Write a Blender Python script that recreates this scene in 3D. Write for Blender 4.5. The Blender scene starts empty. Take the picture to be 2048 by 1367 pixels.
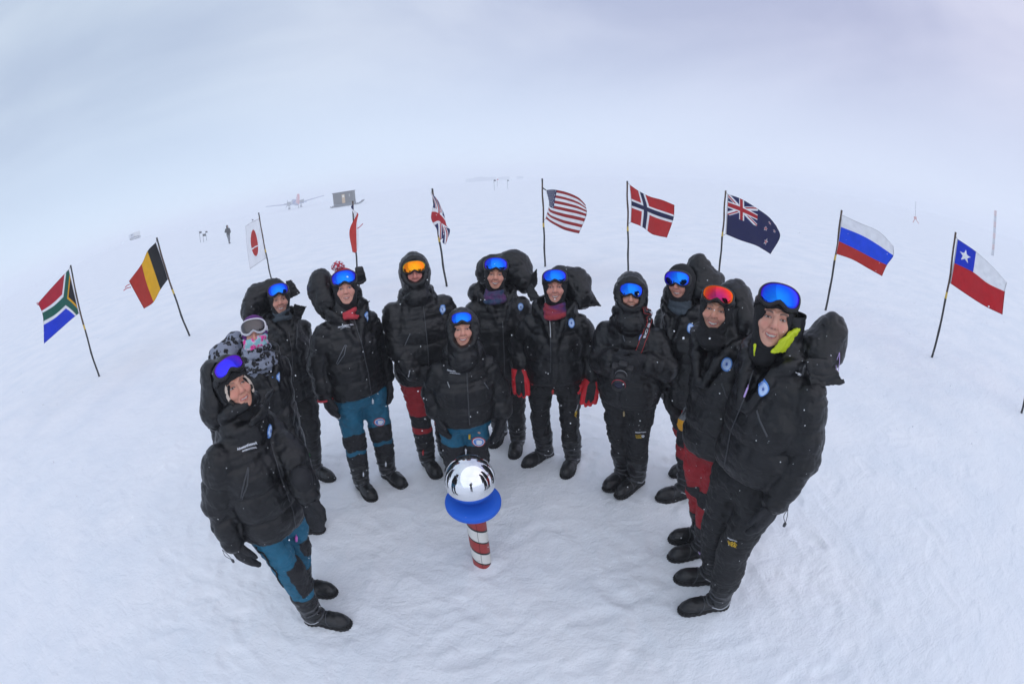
import bpy, bmesh, math, random
import numpy as np
from math import sin, cos, tan, radians, pi, hypot, atan2, asin, sqrt
from mathutils import Vector, Matrix
from mathutils.bvhtree import BVHTree
C = bpy.context.scene.collection
sc = bpy.context.scene
rng = np.random.default_rng(7)
random.seed(5)

# ------------------------------------------------------------------ camera (15.9 mm full-frame fisheye on a raised pole)
H = 2.35; PITCH = radians(21); ROLL = radians(-3.5); LENS = 15.91; FP = LENS/36*2048
cam = bpy.data.cameras.new('camera'); camo = bpy.data.objects.new('camera', cam); C.objects.link(camo)
cam.type = 'PANO'; cam.panorama_type = 'FISHEYE_EQUISOLID'
cam.fisheye_lens = LENS; cam.fisheye_fov = radians(200); cam.sensor_width = 36; cam.sensor_height = 24
cam.clip_start = 0.05; cam.clip_end = 5000
_r = Vector((cos(ROLL), sin(ROLL)*sin(PITCH), sin(ROLL)*cos(PITCH)))
_u = Vector((-sin(ROLL), cos(ROLL)*sin(PITCH), cos(ROLL)*cos(PITCH)))
_f = Vector((0, cos(PITCH), -sin(PITCH)))
camo.matrix_world = Matrix(((_r.x, _u.x, -_f.x, 0), (_r.y, _u.y, -_f.y, 0), (_r.z, _u.z, -_f.z, H), (0, 0, 0, 1)))
sc.camera = camo

def ray(x, y):
    dx = x-1024; dy = 683.5-y
    r = hypot(dx, dy); th = 2*asin(min(1, r/(2*FP))); a = atan2(dy, dx)
    c = Vector((sin(th)*cos(a), sin(th)*sin(a), cos(th)))
    return _r*c.x+_u*c.y+_f*c.z
def gnd(x, y, z=0.0):
    d = ray(x, y); t = (z-H)/d.z
    return Vector((d.x*t, d.y*t, z))
def at_r(x, y, r):
    """point seen at a photo position, at horizontal distance r from the camera's mast"""
    d = ray(x, y); t = r/hypot(d.x, d.y)
    return Vector((d.x*t, d.y*t, H+d.z*t))

# ------------------------------------------------------------------ world, sun, exposure
SUN_EL, SUN_AZ = radians(38), radians(150)
w = bpy.data.worlds.new('World'); sc.world = w; w.use_nodes = True
nt = w.node_tree; N = nt.nodes; L = nt.links; N.clear()
out = N.new('ShaderNodeOutputWorld'); bg = N.new('ShaderNodeBackground')
sky = N.new('ShaderNodeTexSky'); sky.sky_type = 'NISHITA'; sky.sun_disc = False
sky.sun_elevation = SUN_EL; sky.sun_rotation = SUN_AZ; sky.altitude = 2800
tc = N.new('ShaderNodeTexCoord'); mp = N.new('ShaderNodeMapping'); mp.inputs['Scale'].default_value = (1.0, 1.0, 2.6)
mp.inputs['Location'].default_value = (3.1, 0.6, 0.35)
L.new(tc.outputs['Generated'], mp.inputs[0])
n1 = N.new('ShaderNodeTexNoise'); n1.inputs['Scale'].default_value = 1.25; n1.inputs['Detail'].default_value = 5; n1.inputs['Roughness'].default_value = .5
n1.inputs['Distortion'].default_value = .35
L.new(mp.outputs[0], n1.inputs['Vector'])
cr = N.new('ShaderNodeValToRGB'); e = cr.color_ramp.elements
e[0].position = .34; e[0].color = (3.5, 3.95, 5.25, 1); e[1].position = .62; e[1].color = (5.1, 5.5, 6.5, 1)
e2 = e.new(.47); e2.color = (4.2, 4.65, 5.85, 1)
L.new(n1.outputs[0], cr.inputs[0])
# tint drifts from cool blue (left) to lilac (right), and the cloud base is brighter near the horizon
sx = N.new('ShaderNodeSeparateXYZ'); L.new(tc.outputs['Generated'], sx.inputs[0])
mr = N.new('ShaderNodeMapRange'); mr.inputs[1].default_value = -.7; mr.inputs[2].default_value = .7; L.new(sx.outputs[0], mr.inputs[0])
tint = N.new('ShaderNodeMix'); tint.data_type = 'RGBA'; tint.inputs['A'].default_value = (.955, 1.02, 1.01, 1); tint.inputs['B'].default_value = (1.06, .99, 1.03, 1)
L.new(mr.outputs[0], tint.inputs['Factor'])
mul = N.new('ShaderNodeMix'); mul.data_type = 'RGBA'; mul.blend_type = 'MULTIPLY'; mul.inputs['Factor'].default_value = 1
L.new(cr.outputs[0], mul.inputs['A']); L.new(tint.outputs['Result'], mul.inputs['B'])
mh = N.new('ShaderNodeMapRange'); mh.interpolation_type = 'SMOOTHSTEP'
mh.inputs[1].default_value = .0; mh.inputs[2].default_value = .40; mh.inputs[3].default_value = 1; mh.inputs[4].default_value = 0
L.new(sx.outputs[2], mh.inputs[0])
hz = N.new('ShaderNodeMix'); hz.data_type = 'RGBA'; hz.inputs['B'].default_value = (5.3, 6.0, 7.15, 1)
mt2 = N.new('ShaderNodeMix'); mt2.data_type = 'RGBA'; mt2.blend_type = 'MULTIPLY'; mt2.inputs['Factor'].default_value = .6
mt2.inputs['A'].default_value = (5.3, 6.0, 7.15, 1); L.new(tint.outputs['Result'], mt2.inputs['B'])
L.new(mt2.outputs['Result'], hz.inputs['B'])
L.new(mh.outputs[0], hz.inputs['Factor']); L.new(mul.outputs['Result'], hz.inputs['A'])
# overcast: a little of the clear sky shows through
mx = N.new('ShaderNodeMix'); mx.data_type = 'RGBA'; mx.inputs['Factor'].default_value = .9
L.new(sky.outputs[0], mx.inputs['A']); L.new(hz.outputs['Result'], mx.inputs['B'])
L.new(mx.outputs['Result'], bg.inputs['Color']); bg.inputs['Strength'].default_value = .1
L.new(bg.outputs[0], out.inputs[0])
sl = bpy.data.lights.new('sun', 'SUN'); sl.energy = .75; sl.angle = radians(120); sl.color = (1, .985, .97)
so = bpy.data.objects.new('sun', sl); C.objects.link(so)
sd = Vector((sin(SUN_AZ)*cos(SUN_EL), cos(SUN_AZ)*cos(SUN_EL), sin(SUN_EL)))
so.rotation_euler = sd.to_track_quat('Z', 'Y').to_euler(); so.location = (0, 0, 30)
sc.view_settings.view_transform = 'Standard'; sc.view_settings.look = 'None'; sc.view_settings.gamma = 1
sc.view_settings.exposure = .45
sc.cycles.max_bounces = 6; sc.cycles.diffuse_bounces = 3; sc.cycles.glossy_bounces = 4; sc.cycles.volume_bounces = 3
sc.cycles.use_denoising = True

# ------------------------------------------------------------------ materials
def newmat(name):
    m = bpy.data.materials.new(name); m.use_nodes = True
    return m, m.node_tree.nodes, m.node_tree.links, m.node_tree.nodes['Principled BSDF']
def bump(nn, ll, b, scale, dist, detail=3, stretch=None, kind='noise', prev=None):
    t = nn.new('ShaderNodeTexCoord'); s = nn.new('ShaderNodeMapping')
    if stretch: s.inputs['Scale'].default_value = stretch
    ll.new(t.outputs['Object'], s.inputs[0])
    if kind == 'noise':
        n = nn.new('ShaderNodeTexNoise'); n.inputs['Scale'].default_value = scale; n.inputs['Detail'].default_value = detail; n.inputs['Distortion'].default_value = .6
    else:
        n = nn.new('ShaderNodeTexVoronoi'); n.inputs['Scale'].default_value = scale
    ll.new(s.outputs[0], n.inputs['Vector'])
    bm = nn.new('ShaderNodeBump'); bm.inputs['Distance'].default_value = dist; bm.inputs['Strength'].default_value = 1
    ll.new(n.outputs[0], bm.inputs['Height'])
    if prev: ll.new(prev.outputs[0], bm.inputs['Normal'])
    ll.new(bm.outputs[0], b.inputs['Normal']); return bm
def plain(name, col, rough=.6, metal=0, bs=None, bd=.001, **kw):
    m, nn, ll, b = newmat(name)
    b.inputs['Base Color'].default_value = (*col, 1); b.inputs['Roughness'].default_value = rough; b.inputs['Metallic'].default_value = metal
    for k, v in kw.items(): b.inputs[k.replace('_', ' ')].default_value = v
    if bs: bump(nn, ll, b, bs, bd)
    else:
        t = nn.new('ShaderNodeTexNoise'); t.inputs['Scale'].default_value = 30
        r = nn.new('ShaderNodeMapRange'); r.inputs[3].default_value = max(0, rough-.05); r.inputs[4].default_value = min(1, rough+.05)
        ll.new(t.outputs[0], r.inputs[0]); ll.new(r.outputs[0], b.inputs['Roughness'])
    return m
def fabric(name, col, col2=None, rough=.62, flecks=True, wr=.006, var=.35, sheen=.0):
    """woven shell: crumple bump, slight mottling, dust of snow grains; col2 shows where the mesh attribute mask > 0"""
    m, nn, ll, b = newmat(name)
    t = nn.new('ShaderNodeTexCoord')
    def crgb(c):
        n = nn.new('ShaderNodeRGB'); n.outputs[0].default_value = (*c, 1); return n.outputs[0]
    cur = crgb(col)
    if col2:
        a = nn.new('ShaderNodeAttribute'); a.attribute_name = 'mask'
        g = nn.new('ShaderNodeMapRange'); g.inputs[1].default_value = -.0015; g.inputs[2].default_value = .0015
        ll.new(a.outputs['Fac'], g.inputs[0])
        x = nn.new('ShaderNodeMix'); x.data_type = 'RGBA'; ll.new(g.outputs[0], x.inputs['Factor'])
        ll.new(cur, x.inputs['A']); x.inputs['B'].default_value = (*col2, 1); cur = x.outputs['Result']
    n = nn.new('ShaderNodeTexNoise'); n.inputs['Scale'].default_value = 9; n.inputs['Detail'].default_value = 4; ll.new(t.outputs['Object'], n.inputs['Vector'])
    r = nn.new('ShaderNodeMapRange'); r.inputs[1].default_value = .3; r.inputs[2].default_value = .7; r.inputs[3].default_value = 1-var; r.inputs[4].default_value = 1+var
    ll.new(n.outputs[0], r.inputs[0])
    x = nn.new('ShaderNodeVectorMath'); x.operation = 'SCALE'; ll.new(cur, x.inputs[0]); ll.new(r.outputs[0], x.inputs['Scale']); cur = x.outputs[0]
    if flecks:
        v = nn.new('ShaderNodeTexVoronoi'); v.inputs['Scale'].default_value = 34; v.inputs['Randomness'].default_value = 1; ll.new(t.outputs['Object'], v.inputs['Vector'])
        # a grain sits in some cells only, each with its own size
        sp = nn.new('ShaderNodeSeparateXYZ'); ll.new(v.outputs['Color'], sp.inputs[0])
        rr = nn.new('ShaderNodeMapRange'); rr.inputs[1].default_value = .25; rr.inputs[2].default_value = 1; rr.inputs[3].default_value = -.02; rr.inputs[4].default_value = .075
        ll.new(sp.outputs[0], rr.inputs[0])
        s = nn.new('ShaderNodeMath'); s.operation = 'SUBTRACT'; ll.new(rr.outputs[0], s.inputs[0]); ll.new(v.outputs['Distance'], s.inputs[1])
        g = nn.new('ShaderNodeMapRange'); g.inputs[1].default_value = 0; g.inputs[2].default_value = .03; ll.new(s.outputs[0], g.inputs[0])
        y = nn.new('ShaderNodeMix'); y.data_type = 'RGBA'; ll.new(g.outputs[0], y.inputs['Factor']); ll.new(cur, y.inputs['A']); y.inputs['B'].default_value = (.55, .58, .62, 1); cur = y.outputs['Result']
    ll.new(cur, b.inputs['Base Color']); b.inputs['Roughness'].default_value = rough
    b.inputs['Specular IOR Level'].default_value = .42
    p = bump(nn, ll, b, 16, wr, 3, (1, 1, 1.7))
    bump(nn, ll, b, 260, .0006, 1, None, 'noise', p)
    return m
M = {}
M['parka'] = fabric('black down fabric', (.0030, .0032, .0042), None, .38, True, .007)
M['pants_black'] = fabric('black trouser fabric', (.0052, .0055, .0066), (.004, .004, .005), .6, True, .008)
M['pants_teal'] = fabric('teal trouser fabric', (.008, .115, .20), (.010, .0105, .013), .66, True, .008, .2)
M['pants_red'] = fabric('red trouser fabric', (.32, .012, .018), (.010, .0105, .013), .66, True, .008, .2)
M['glove'] = fabric('black glove fabric', (.009, .0095, .012), None, .7, True, .003)
M['glove_red'] = fabric('red glove shell', (.60, .012, .022), (.008, .008, .01), .55, False, .004, .15)
M['boot'] = plain('boot rubber', (.007, .0075, .0085), .36, 0, 60, .002)
M['sole'] = plain('boot sole', (.006, .006, .0065), .75, 0, 90, .002)
M['hat'] = fabric('black fleece', (.007, .007, .0085), None, .85, False, .002)
M['silver'] = plain('reflective silver', (.55, .57, .6), .35, .6)
M['grey'] = plain('grey trim', (.13, .14, .16), .5)
M['zip'] = plain('dark zip', (.05, .053, .06), .38)
M['white'] = plain('white print', (.75, .78, .84), .6)
M['yellow'] = plain('yellow print', (.72, .46, .02), .6)
M['pink'] = plain('pink tag', (.75, .17, .6), .45)
M['lilac'] = plain('lilac tag', (.5, .36, .7), .45)
M['redtag'] = plain('red tag', (.55, .03, .03), .45)
M['green'] = plain('green tag', (.05, .5, .1), .45)
M['orange'] = plain('orange tag', (.75, .16, .02), .45)
M['tan'] = plain('tan tag', (.5, .38, .2), .45)
M['badge_blue'] = plain('badge rim', (.10, .27, .68), .5)
M['badge_pale'] = plain('badge field', (.47, .62, .88), .5)
M['badge_dark'] = plain('badge star', (.05, .12, .42), .5)
M['redmark'] = plain('red mark', (.5, .02, .04), .5)
M['lime'] = fabric('lime jacket lining', (.52, .62, .012), None, .5, False, .004, .1)
M['redhat'] = fabric('red knit', (.42, .012, .03), None, .9, False, .002, .1)
M['purple'] = fabric('purple knit', (.09, .012, .14), None, .9, False, .003, .2)
M['redfleece'] = fabric('pink red fleece', (.5, .045, .06), None, .85, False, .003, .1)
M['greygaiter'] = fabric('grey gaiter', (.045, .06, .075), None, .85, False, .003, .1)
M['frame_black'] = plain('goggle frame black', (.009, .009, .011), .35)
M['frame_white'] = plain('goggle frame white', (.72, .72, .76), .35)
M['strap'] = plain('goggle strap', (.012, .012, .015), .7)
def two_tone(name, a, b_, scale, sz=(1, 1, 3), lo=.45, hi=.55, mid=None):
    m, nn, ll, b = newmat(name)
    t = nn.new('ShaderNodeTexCoord'); s = nn.new('ShaderNodeMapping'); s.inputs['Scale'].default_value = sz; ll.new(t.outputs['Object'], s.inputs[0])
    n = nn.new('ShaderNodeTexNoise'); n.inputs['Scale'].default_value = scale; n.inputs['Detail'].default_value = 2; ll.new(s.outputs[0], n.inputs['Vector'])
    r = nn.new('ShaderNodeValToRGB'); ee = r.color_ramp.elements; ee[0].position = lo; ee[0].color = (*a, 1); ee[1].position = hi; ee[1].color = (*b_, 1)
    if mid: q = ee.new((lo+hi)/2); q.color = (*mid, 1)
    ll.new(n.outputs[0], r.inputs[0]); ll.new(r.outputs[0], b.inputs['Base Color']); b.inputs['Roughness'].default_value = .85
    bump(nn, ll, b, 40, .003); return m
M['gaiter_blue'] = two_tone('blue violet gaiter', (.02, .05, .11), (.10, .03, .12), 11, (1, 1, 2), .4, .6)
M['gaiter_violet'] = two_tone('red violet gaiter', (.32, .03, .04), (.06, .02, .13), 7, (.5, .5, 2), .42, .55)
M['floral'] = two_tone('floral mask', (.25, .5, .55), (.75, .05, .3), 24, (1, 1, 1), .46, .56, (.6, .55, .65))
def leopard(name, ground_c, spot):
    m, nn, ll, b = newmat(name)
    t = nn.new('ShaderNodeTexCoord')
    n = nn.new('ShaderNodeTexNoise'); n.inputs['Scale'].default_value = 30; ll.new(t.outputs['Object'], n.inputs['Vector'])
    ad = nn.new('ShaderNodeMix'); ad.data_type = 'VECTOR'; ad.inputs['Factor'].default_value = .05
    ll.new(t.outputs['Object'], ad.inputs['A']); ll.new(n.outputs['Color'], ad.inputs['B'])
    v = nn.new('ShaderNodeTexVoronoi'); v.inputs['Scale'].default_value = 25; ll.new(ad.outputs['Result'], v.inputs['Vector'])
    r = nn.new('ShaderNodeValToRGB'); ee = r.color_ramp.elements; ee[0].position = .08; ee[0].color = (.16, .17, .2, 1); ee[1].position = .16; ee[1].color = (*spot, 1)
    q = ee.new(.44); q.color = (*spot, 1); q = ee.new(.49); q.color = (*ground_c, 1)
    ll.new(v.outputs['Distance'], r.inputs[0]); ll.new(r.outputs[0], b.inputs['Base Color']); b.inputs['Roughness'].default_value = .9
    bump(nn, ll, b, 25, .006); return m
M['leopard'] = leopard('grey leopard fleece', (.22, .245, .31), (.008, .008, .01))
M['leopard_tan'] = leopard('tan leopard lining', (.55, .46, .38), (.02, .015, .012))
def lens(name, c0, c1, c2):
    """iridescent mirror coating: its colour shifts with the angle of the glass"""
    m, nn, ll, b = newmat(name)
    lw = nn.new('ShaderNodeLayerWeight'); lw.inputs[0].default_value = .35
    r = nn.new('ShaderNodeValToRGB'); ee = r.color_ramp.elements
    ee[0].position = .0; ee[0].color = (*c0, 1); ee[1].position = .36; ee[1].color = (*c2, 1); q = ee.new(.13); q.color = (*c1, 1)
    ll.new(lw.outputs['Facing'], r.inputs[0]); ll.new(r.outputs[0], b.inputs['Base Color'])
    b.inputs['Metallic'].default_value = 1; b.inputs['Roughness'].default_value = .07
    b.inputs['Specular Tint'].default_value = (*c2, 1)
    return m
M['lens_blue'] = lens('blue mirror lens', (.012, .27, 1.0), (.008, .10, .92), (.10, .02, .62))
M['lens_violet'] = lens('violet mirror lens', (.06, .05, .95), (.05, .04, .8), (.25, .05, .7))
M['lens_orange'] = lens('orange mirror lens', (1, .42, .01), (1, .2, .01), (.75, .5, .05))
M['lens_red'] = lens('red violet mirror lens', (.42, .02, .16), (.85, .045, .03), (1, .20, .02))
M['lens_dark'] = lens('smoke mirror lens', (.12, .11, .11), (.10, .09, .09), (.2, .2, .22))
def attr_mat(name, attr='Col', rough=.5, sss=0, bs=None, bd=.001):
    m, nn, ll, b = newmat(name)
    a = nn.new('ShaderNodeAttribute'); a.attribute_name = attr; ll.new(a.outputs['Color'], b.inputs['Base Color'])
    b.inputs['Roughness'].default_value = rough
    if sss:
        b.inputs['Subsurface Weight'].default_value = sss; b.inputs['Subsurface Radius'].default_value = (.012, .004, .002); b.inputs['Subsurface Scale'].default_value = .5
    if bs: bump(nn, ll, b, bs, bd)
    return m
M['skin'] = attr_mat('skin', 'Col', .5, .12, 220, .0006)
M['flag'] = attr_mat('flag nylon', 'Col', .65, 0, 14, .012)
_t = M['flag'].node_tree; _tr = _t.nodes.new('ShaderNodeBsdfTranslucent'); _mx = _t.nodes.new('ShaderNodeMixShader'); _mx.inputs[0].default_value = .48
_t.links.new([n for n in _t.nodes if n.type == 'ATTRIBUTE'][0].outputs['Color'], _tr.inputs['Color'])
_t.links.new(_t.nodes['Principled BSDF'].outputs[0], _mx.inputs[1]); _t.links.new(_tr.outputs[0], _mx.inputs[2]); _t.links.new(_mx.outputs[0], _t.nodes['Material Output'].inputs['Surface'])
_t.nodes['Principled BSDF'].inputs['Specular IOR Level'].default_value = .2

# ------------------------------------------------------------------ object helpers
def tag(o, label, cat=None, group=None, kind=None):
    if label: o['label'] = label
    if cat: o['category'] = cat
    if group: o['group'] = group
    if kind: o['kind'] = kind
    return o
def mesh_obj(name, V, Fc, mat, parent=None, smooth=True, loc=None, attrs=None):
    me = bpy.data.meshes.new(name)
    V = np.asarray(V, dtype=np.float32)
    if isinstance(Fc, np.ndarray):
        me.vertices.add(len(V)); me.vertices.foreach_set('co', V.ravel())
        n, k = Fc.shape
        me.loops.add(n*k); me.loops.foreach_set('vertex_index', Fc.astype(np.int32).ravel())
        me.polygons.add(n); me.polygons.foreach_set('loop_start', np.arange(0, n*k, k, dtype=np.int32))
        try: me.polygons.foreach_set('loop_total', np.full(n, k, dtype=np.int32))
        except Exception: pass
        me.update(calc_edges=True)
    else:
        me.from_pydata([tuple(v) for v in V], [], Fc)
    for m in (mat if isinstance(mat, (list, tuple)) else [mat]): me.materials.append(m)
    me.polygons.foreach_set('use_smooth', np.full(len(me.polygons), bool(smooth)))
    if attrs:
        for an, arr in attrs.items():
            arr = np.asarray(arr, dtype=np.float32)
            if arr.ndim == 2:
                a = me.color_attributes.new(an, 'FLOAT_COLOR', 'POINT')
                a.data.foreach_set('color', np.c_[arr, np.ones(len(arr), np.float32)].astype(np.float32).ravel())
            else:
                a = me.attributes.new(an, 'FLOAT', 'POINT'); a.data.foreach_set('value', arr)
    me.update()
    o = bpy.data.objects.new(name, me); C.objects.link(o)
    if loc is not None: o.location = loc
    if parent is not None: o.parent = parent
    return o
class MB:
    """collects closed shapes into one mesh"""
    def __init__(s): s.V = []; s.F = []
    def add(s, V, F):
        n = len(s.V); s.V += [tuple(v) for v in V]; s.F += [tuple(i+n for i in f) for f in F]; return s
    def box(s, c, size, R=None, bev=0):
        bm = bmesh.new(); bmesh.ops.create_cube(bm, size=1)
        for v in bm.verts: v.co = Vector((v.co.x*size[0], v.co.y*size[1], v.co.z*size[2]))
        if bev: bmesh.ops.bevel(bm, geom=bm.edges[:], offset=bev, segments=2, affect='EDGES', profile=.6)
        R = R or Matrix.Identity(3); c = Vector(c)
        bm.verts.ensure_lookup_table()
        V = [R @ v.co+c for v in bm.verts]; F = [[v.index for v in f.verts] for f in bm.faces]; bm.free()
        return s.add(V, F)
    def tube(s, pts, r, n=8, flat=1.0, cap=True):
        pts = [Vector(p) for p in pts]; rs = r if isinstance(r, (list, tuple)) else [r]*len(pts)
        V = []; F = []; prev = None
        for i, p in enumerate(pts):
            t = (pts[min(i+1, len(pts)-1)]-pts[max(i-1, 0)])
            t = t.normalized() if t.length > 1e-9 else Vector((0, 0, 1))
            if prev is None: a = t.orthogonal().normalized()
            else:
                a = prev-t*prev.dot(t); a = a.normalized() if a.length > 1e-6 else t.orthogonal().normalized()
            prev = a; b = t.cross(a)
            for k in range(n):
                an = 2*pi*k/n; V.append(p+a*cos(an)*rs[i]+b*sin(an)*rs[i]*flat)
        m = len(pts)
        for i in range(m-1):
            for k in range(n):
                F.append((i*n+k, i*n+(k+1) % n, (i+1)*n+(k+1) % n, (i+1)*n+k))
        if cap: F.append(tuple(range(n-1, -1, -1))); F.append(tuple((m-1)*n+k for k in range(n)))
        return s.add(V, F)
    def lathe(s, prof, n=32, c=(0, 0, 0), R=None):
        R = R or Matrix.Identity(3); c = Vector(c); V = []; F = []
        for (r, z) in prof:
            for k in range(n):
                V.append(R @ Vector((r*cos(2*pi*k/n), r*sin(2*pi*k/n), z))+c)
        for i in range(len(prof)-1):
            for k in range(n): F.append((i*n+k, i*n+(k+1) % n, (i+1)*n+(k+1) % n, (i+1)*n+k))
        F.append(tuple(range(n-1, -1, -1))); F.append(tuple((len(prof)-1)*n+k for k in range(n)))
        return s.add(V, F)
    def build(s, name, mat, parent=None, smooth=True, loc=None):
        o = mesh_obj(name, s.V, s.F, mat, parent, smooth, loc)
        return o
def empty(name, loc, rz=0):
    o = bpy.data.objects.new(name, None); C.objects.link(o); o.location = loc; o.rotation_euler = (0, 0, rz); o.empty_display_size = .1
    return o
def catmull(P, n=10):
    P = [Vector(p) for p in P]
    if len(P) < 3: return [P[0].lerp(P[-1], i/n) for i in range(n+1)]
    Q = [P[0]*2-P[1]]+P+[P[-1]*2-P[-2]]; out = []
    for i in range(1, len(Q)-2):
        for k in range(n):
            t = k/n; a, b, c, d = Q[i-1], Q[i], Q[i+1], Q[i+2]
            out.append(.5*((2*b)+(c-a)*t+(2*a-5*b+4*c-d)*t*t+(3*b-a-3*c+d)*t**3))
    return out+[P[-1]]

# ------------------------------------------------------------------ vectorised gradient-free value noise
_tab = np.random.default_rng(3).random(4096).astype(np.float32)
def vnoise(P, sc_):
    p = np.asarray(P, dtype=np.float32)*np.asarray(sc_, dtype=np.float32); i = np.floor(p).astype(np.int64); f = p-i; f = f*f*(3-2*f)
    def h(a, b, c): return _tab[((a*73856093) ^ (b*19349663) ^ (c*83492791)) & 4095]
    x, y, z = i[:, 0], i[:, 1], i[:, 2]; u, v, w_ = f[:, 0], f[:, 1], f[:, 2]
    r = 0
    for dx in (0, 1):
        for dy in (0, 1):
            for dz in (0, 1):
                r = r+h(x+dx, y+dy, z+dz)*(u if dx else 1-u)*(v if dy else 1-v)*(w_ if dz else 1-w_)
    return r*2-1

# ------------------------------------------------------------------ signed distance fields -> one continuous surface
class Fld:
    def __init__(s, lo, hi, h, fine=None, hf=.003):
        s.ax = []
        for k in range(3):
            if fine is None: s.ax.append(np.arange(lo[k], hi[k]+h, h, dtype=np.float32))
            else:
                a, b = fine[0][k], fine[1][k]
                x = np.concatenate([np.arange(a-h, lo[k]-h, -h)[::-1], np.arange(a, b, hf), np.arange(b, hi[k]+h, h)])
                s.ax.append(x.astype(np.float32))
        s.F = np.full([len(a) for a in s.ax], 1.0, np.float32)
    def sub(s, lo, hi):
        sl = tuple(slice(max(0, int(np.searchsorted(s.ax[k], lo[k]))-1), int(np.searchsorted(s.ax[k], hi[k]))+1) for k in range(3))
        X = s.ax[0][sl[0]][:, None, None]; Y = s.ax[1][sl[1]][None, :, None]; Z = s.ax[2][sl[2]][None, None, :]
        return sl, X, Y, Z
    def op(s, sl, d, k, mode):
        A = s.F[sl]
        if mode == 'sub': d = -d
        if mode == 'add':
            if k > 0:
                h = np.clip(.5+.5*(A-d)/k, 0, 1); R = A+(d-A)*h-k*h*(1-h)
            else: R = np.minimum(A, d)
        else:
            if k > 0:
                h = np.clip(.5-.5*(A-d)/k, 0, 1); R = A+(d-A)*h+k*h*(1-h)
            else: R = np.maximum(A, d)
        s.F[sl] = R
    @staticmethod
    def loc(X, Y, Z, fr):
        if fr is None: return X, Y, Z
        R, c = fr; x = X-c[0]; y = Y-c[1]; z = Z-c[2]
        return (R[0][0]*x+R[1][0]*y+R[2][0]*z, R[0][1]*x+R[1][1]*y+R[2][1]*z, R[0][2]*x+R[1][2]*y+R[2][2]*z)
    def ell(s, c, r, k=.02, fr=None, mode='add', R=None):
        """ellipsoid; fr = frame of c, R = extra rotation"""
        c = Vector(c)
        if fr is not None: cw = Matrix(fr[0]) @ c+Vector(fr[1]); Rw = Matrix(fr[0])
        else: cw = c; Rw = Matrix.Identity(3)
        if R is not None: Rw = Rw @ R
        m = max(r)+.05+k
        sl, X, Y, Z = s.sub([cw[i]-m for i in range(3)], [cw[i]+m for i in range(3)])
        if s.F[sl].size == 0: return s
        x, y, z = s.loc(X, Y, Z, (Rw, cw))
        k0 = np.sqrt((x/r[0])**2+(y/r[1])**2+(z/r[2])**2); k1 = np.sqrt((x/r[0]**2)**2+(y/r[1]**2)**2+(z/r[2]**2)**2)+1e-6
        s.op(sl, k0*(k0-1)/k1, k, mode); return s
    def cap(s, a, b, ra, rb, k=.02, fr=None, mode='add', baf=None, sq=None):
        a = Vector(a); b = Vector(b)
        if fr is not None: a = Matrix(fr[0]) @ a+Vector(fr[1]); b = Matrix(fr[0]) @ b+Vector(fr[1])
        m = max(ra, rb)+.05+k
        sl, X, Y, Z = s.sub([min(a[i], b[i])-m for i in range(3)], [max(a[i], b[i])+m for i in range(3)])
        if s.F[sl].size == 0: return s
        x = X-a[0]; y = Y-a[1]; z = Z-a[2]; d = b-a; L2 = max(d.dot(d), 1e-9)
        t0 = (x*d[0]+y*d[1]+z*d[2])/L2; t = np.clip(t0, 0, 1)
        q = np.sqrt((x-d[0]*t)**2+(y-d[1]*t)**2+(z-d[2]*t)**2)
        rr = ra+(rb-ra)*t
        if baf: rr = rr+baf(t0*sqrt(L2))
        s.op(sl, q-rr, k, mode); return s
    def plane(s, p, n, mode='int', k=.01):
        n = Vector(n).normalized(); X, Y, Z = s.ax[0][:, None, None], s.ax[1][None, :, None], s.ax[2][None, None, :]
        s.op((slice(None),)*3, (X-p[0])*n[0]+(Y-p[1])*n[1]+(Z-p[2])*n[2], k, mode); return s
    def mesh(s, iters=1):
        F = s.F; ax = s.ax; ins = F < 0
        nx, ny, nz = F.shape
        c = np.zeros((nx-1, ny-1, nz-1), np.int8)
        for dx in (0, 1):
            for dy in (0, 1):
                for dz in (0, 1): c += ins[dx:nx-1+dx, dy:ny-1+dy, dz:nz-1+dz]
        act = (c > 0) & (c < 8); I, J, K = np.nonzero(act); n = len(I)
        idx = np.full(act.shape, -1, np.int64); idx[I, J, K] = np.arange(n)
        S = np.zeros((n, 3)); W = np.zeros(n)
        cor = [(dx, dy, dz) for dx in (0, 1) for dy in (0, 1) for dz in (0, 1)]
        for a in cor:
            for b in cor:
                if sum(abs(a[i]-b[i]) for i in range(3)) != 1 or a > b: continue
                fa = F[I+a[0], J+a[1], K+a[2]]; fb = F[I+b[0], J+b[1], K+b[2]]
                m = (fa < 0) != (fb < 0); t = np.where(m, fa/np.where(m, fa-fb, 1), 0)
                Pa = np.stack([ax[0][I+a[0]], ax[1][J+a[1]], ax[2][K+a[2]]], 1); Pb = np.stack([ax[0][I+b[0]], ax[1][J+b[1]], ax[2][K+b[2]]], 1)
                S += np.where(m[:, None], Pa+(Pb-Pa)*t[:, None], 0); W += m
        V = S/W[:, None]
        Q = []
        for d in range(3):
            o = [slice(1, -1)]*3; o[d] = slice(0, -1); A = ins[tuple(o)]
            o2 = [slice(1, -1)]*3; o2[d] = slice(1, None); B = ins[tuple(o2)]
            m = A != B; i, j, k = np.nonzero(m); flip = A[i, j, k]
            g = [i, j, k]; e1, e2 = [(1, 2), (2, 0), (0, 1)][d]
            g = [g[q]+(0 if q == d else 1) for q in range(3)]
            def cell(a, b):
                h = [x.copy() for x in g]; h[e1] -= a; h[e2] -= b; return idx[h[0], h[1], h[2]]
            q = np.stack([cell(1, 1), cell(0, 1), cell(0, 0), cell(1, 0)], 1)
            q = np.where(flip[:, None], q, q[:, ::-1]); Q.append(q)
        Q = np.concatenate(Q); Q = Q[(Q >= 0).all(1)]
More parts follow.
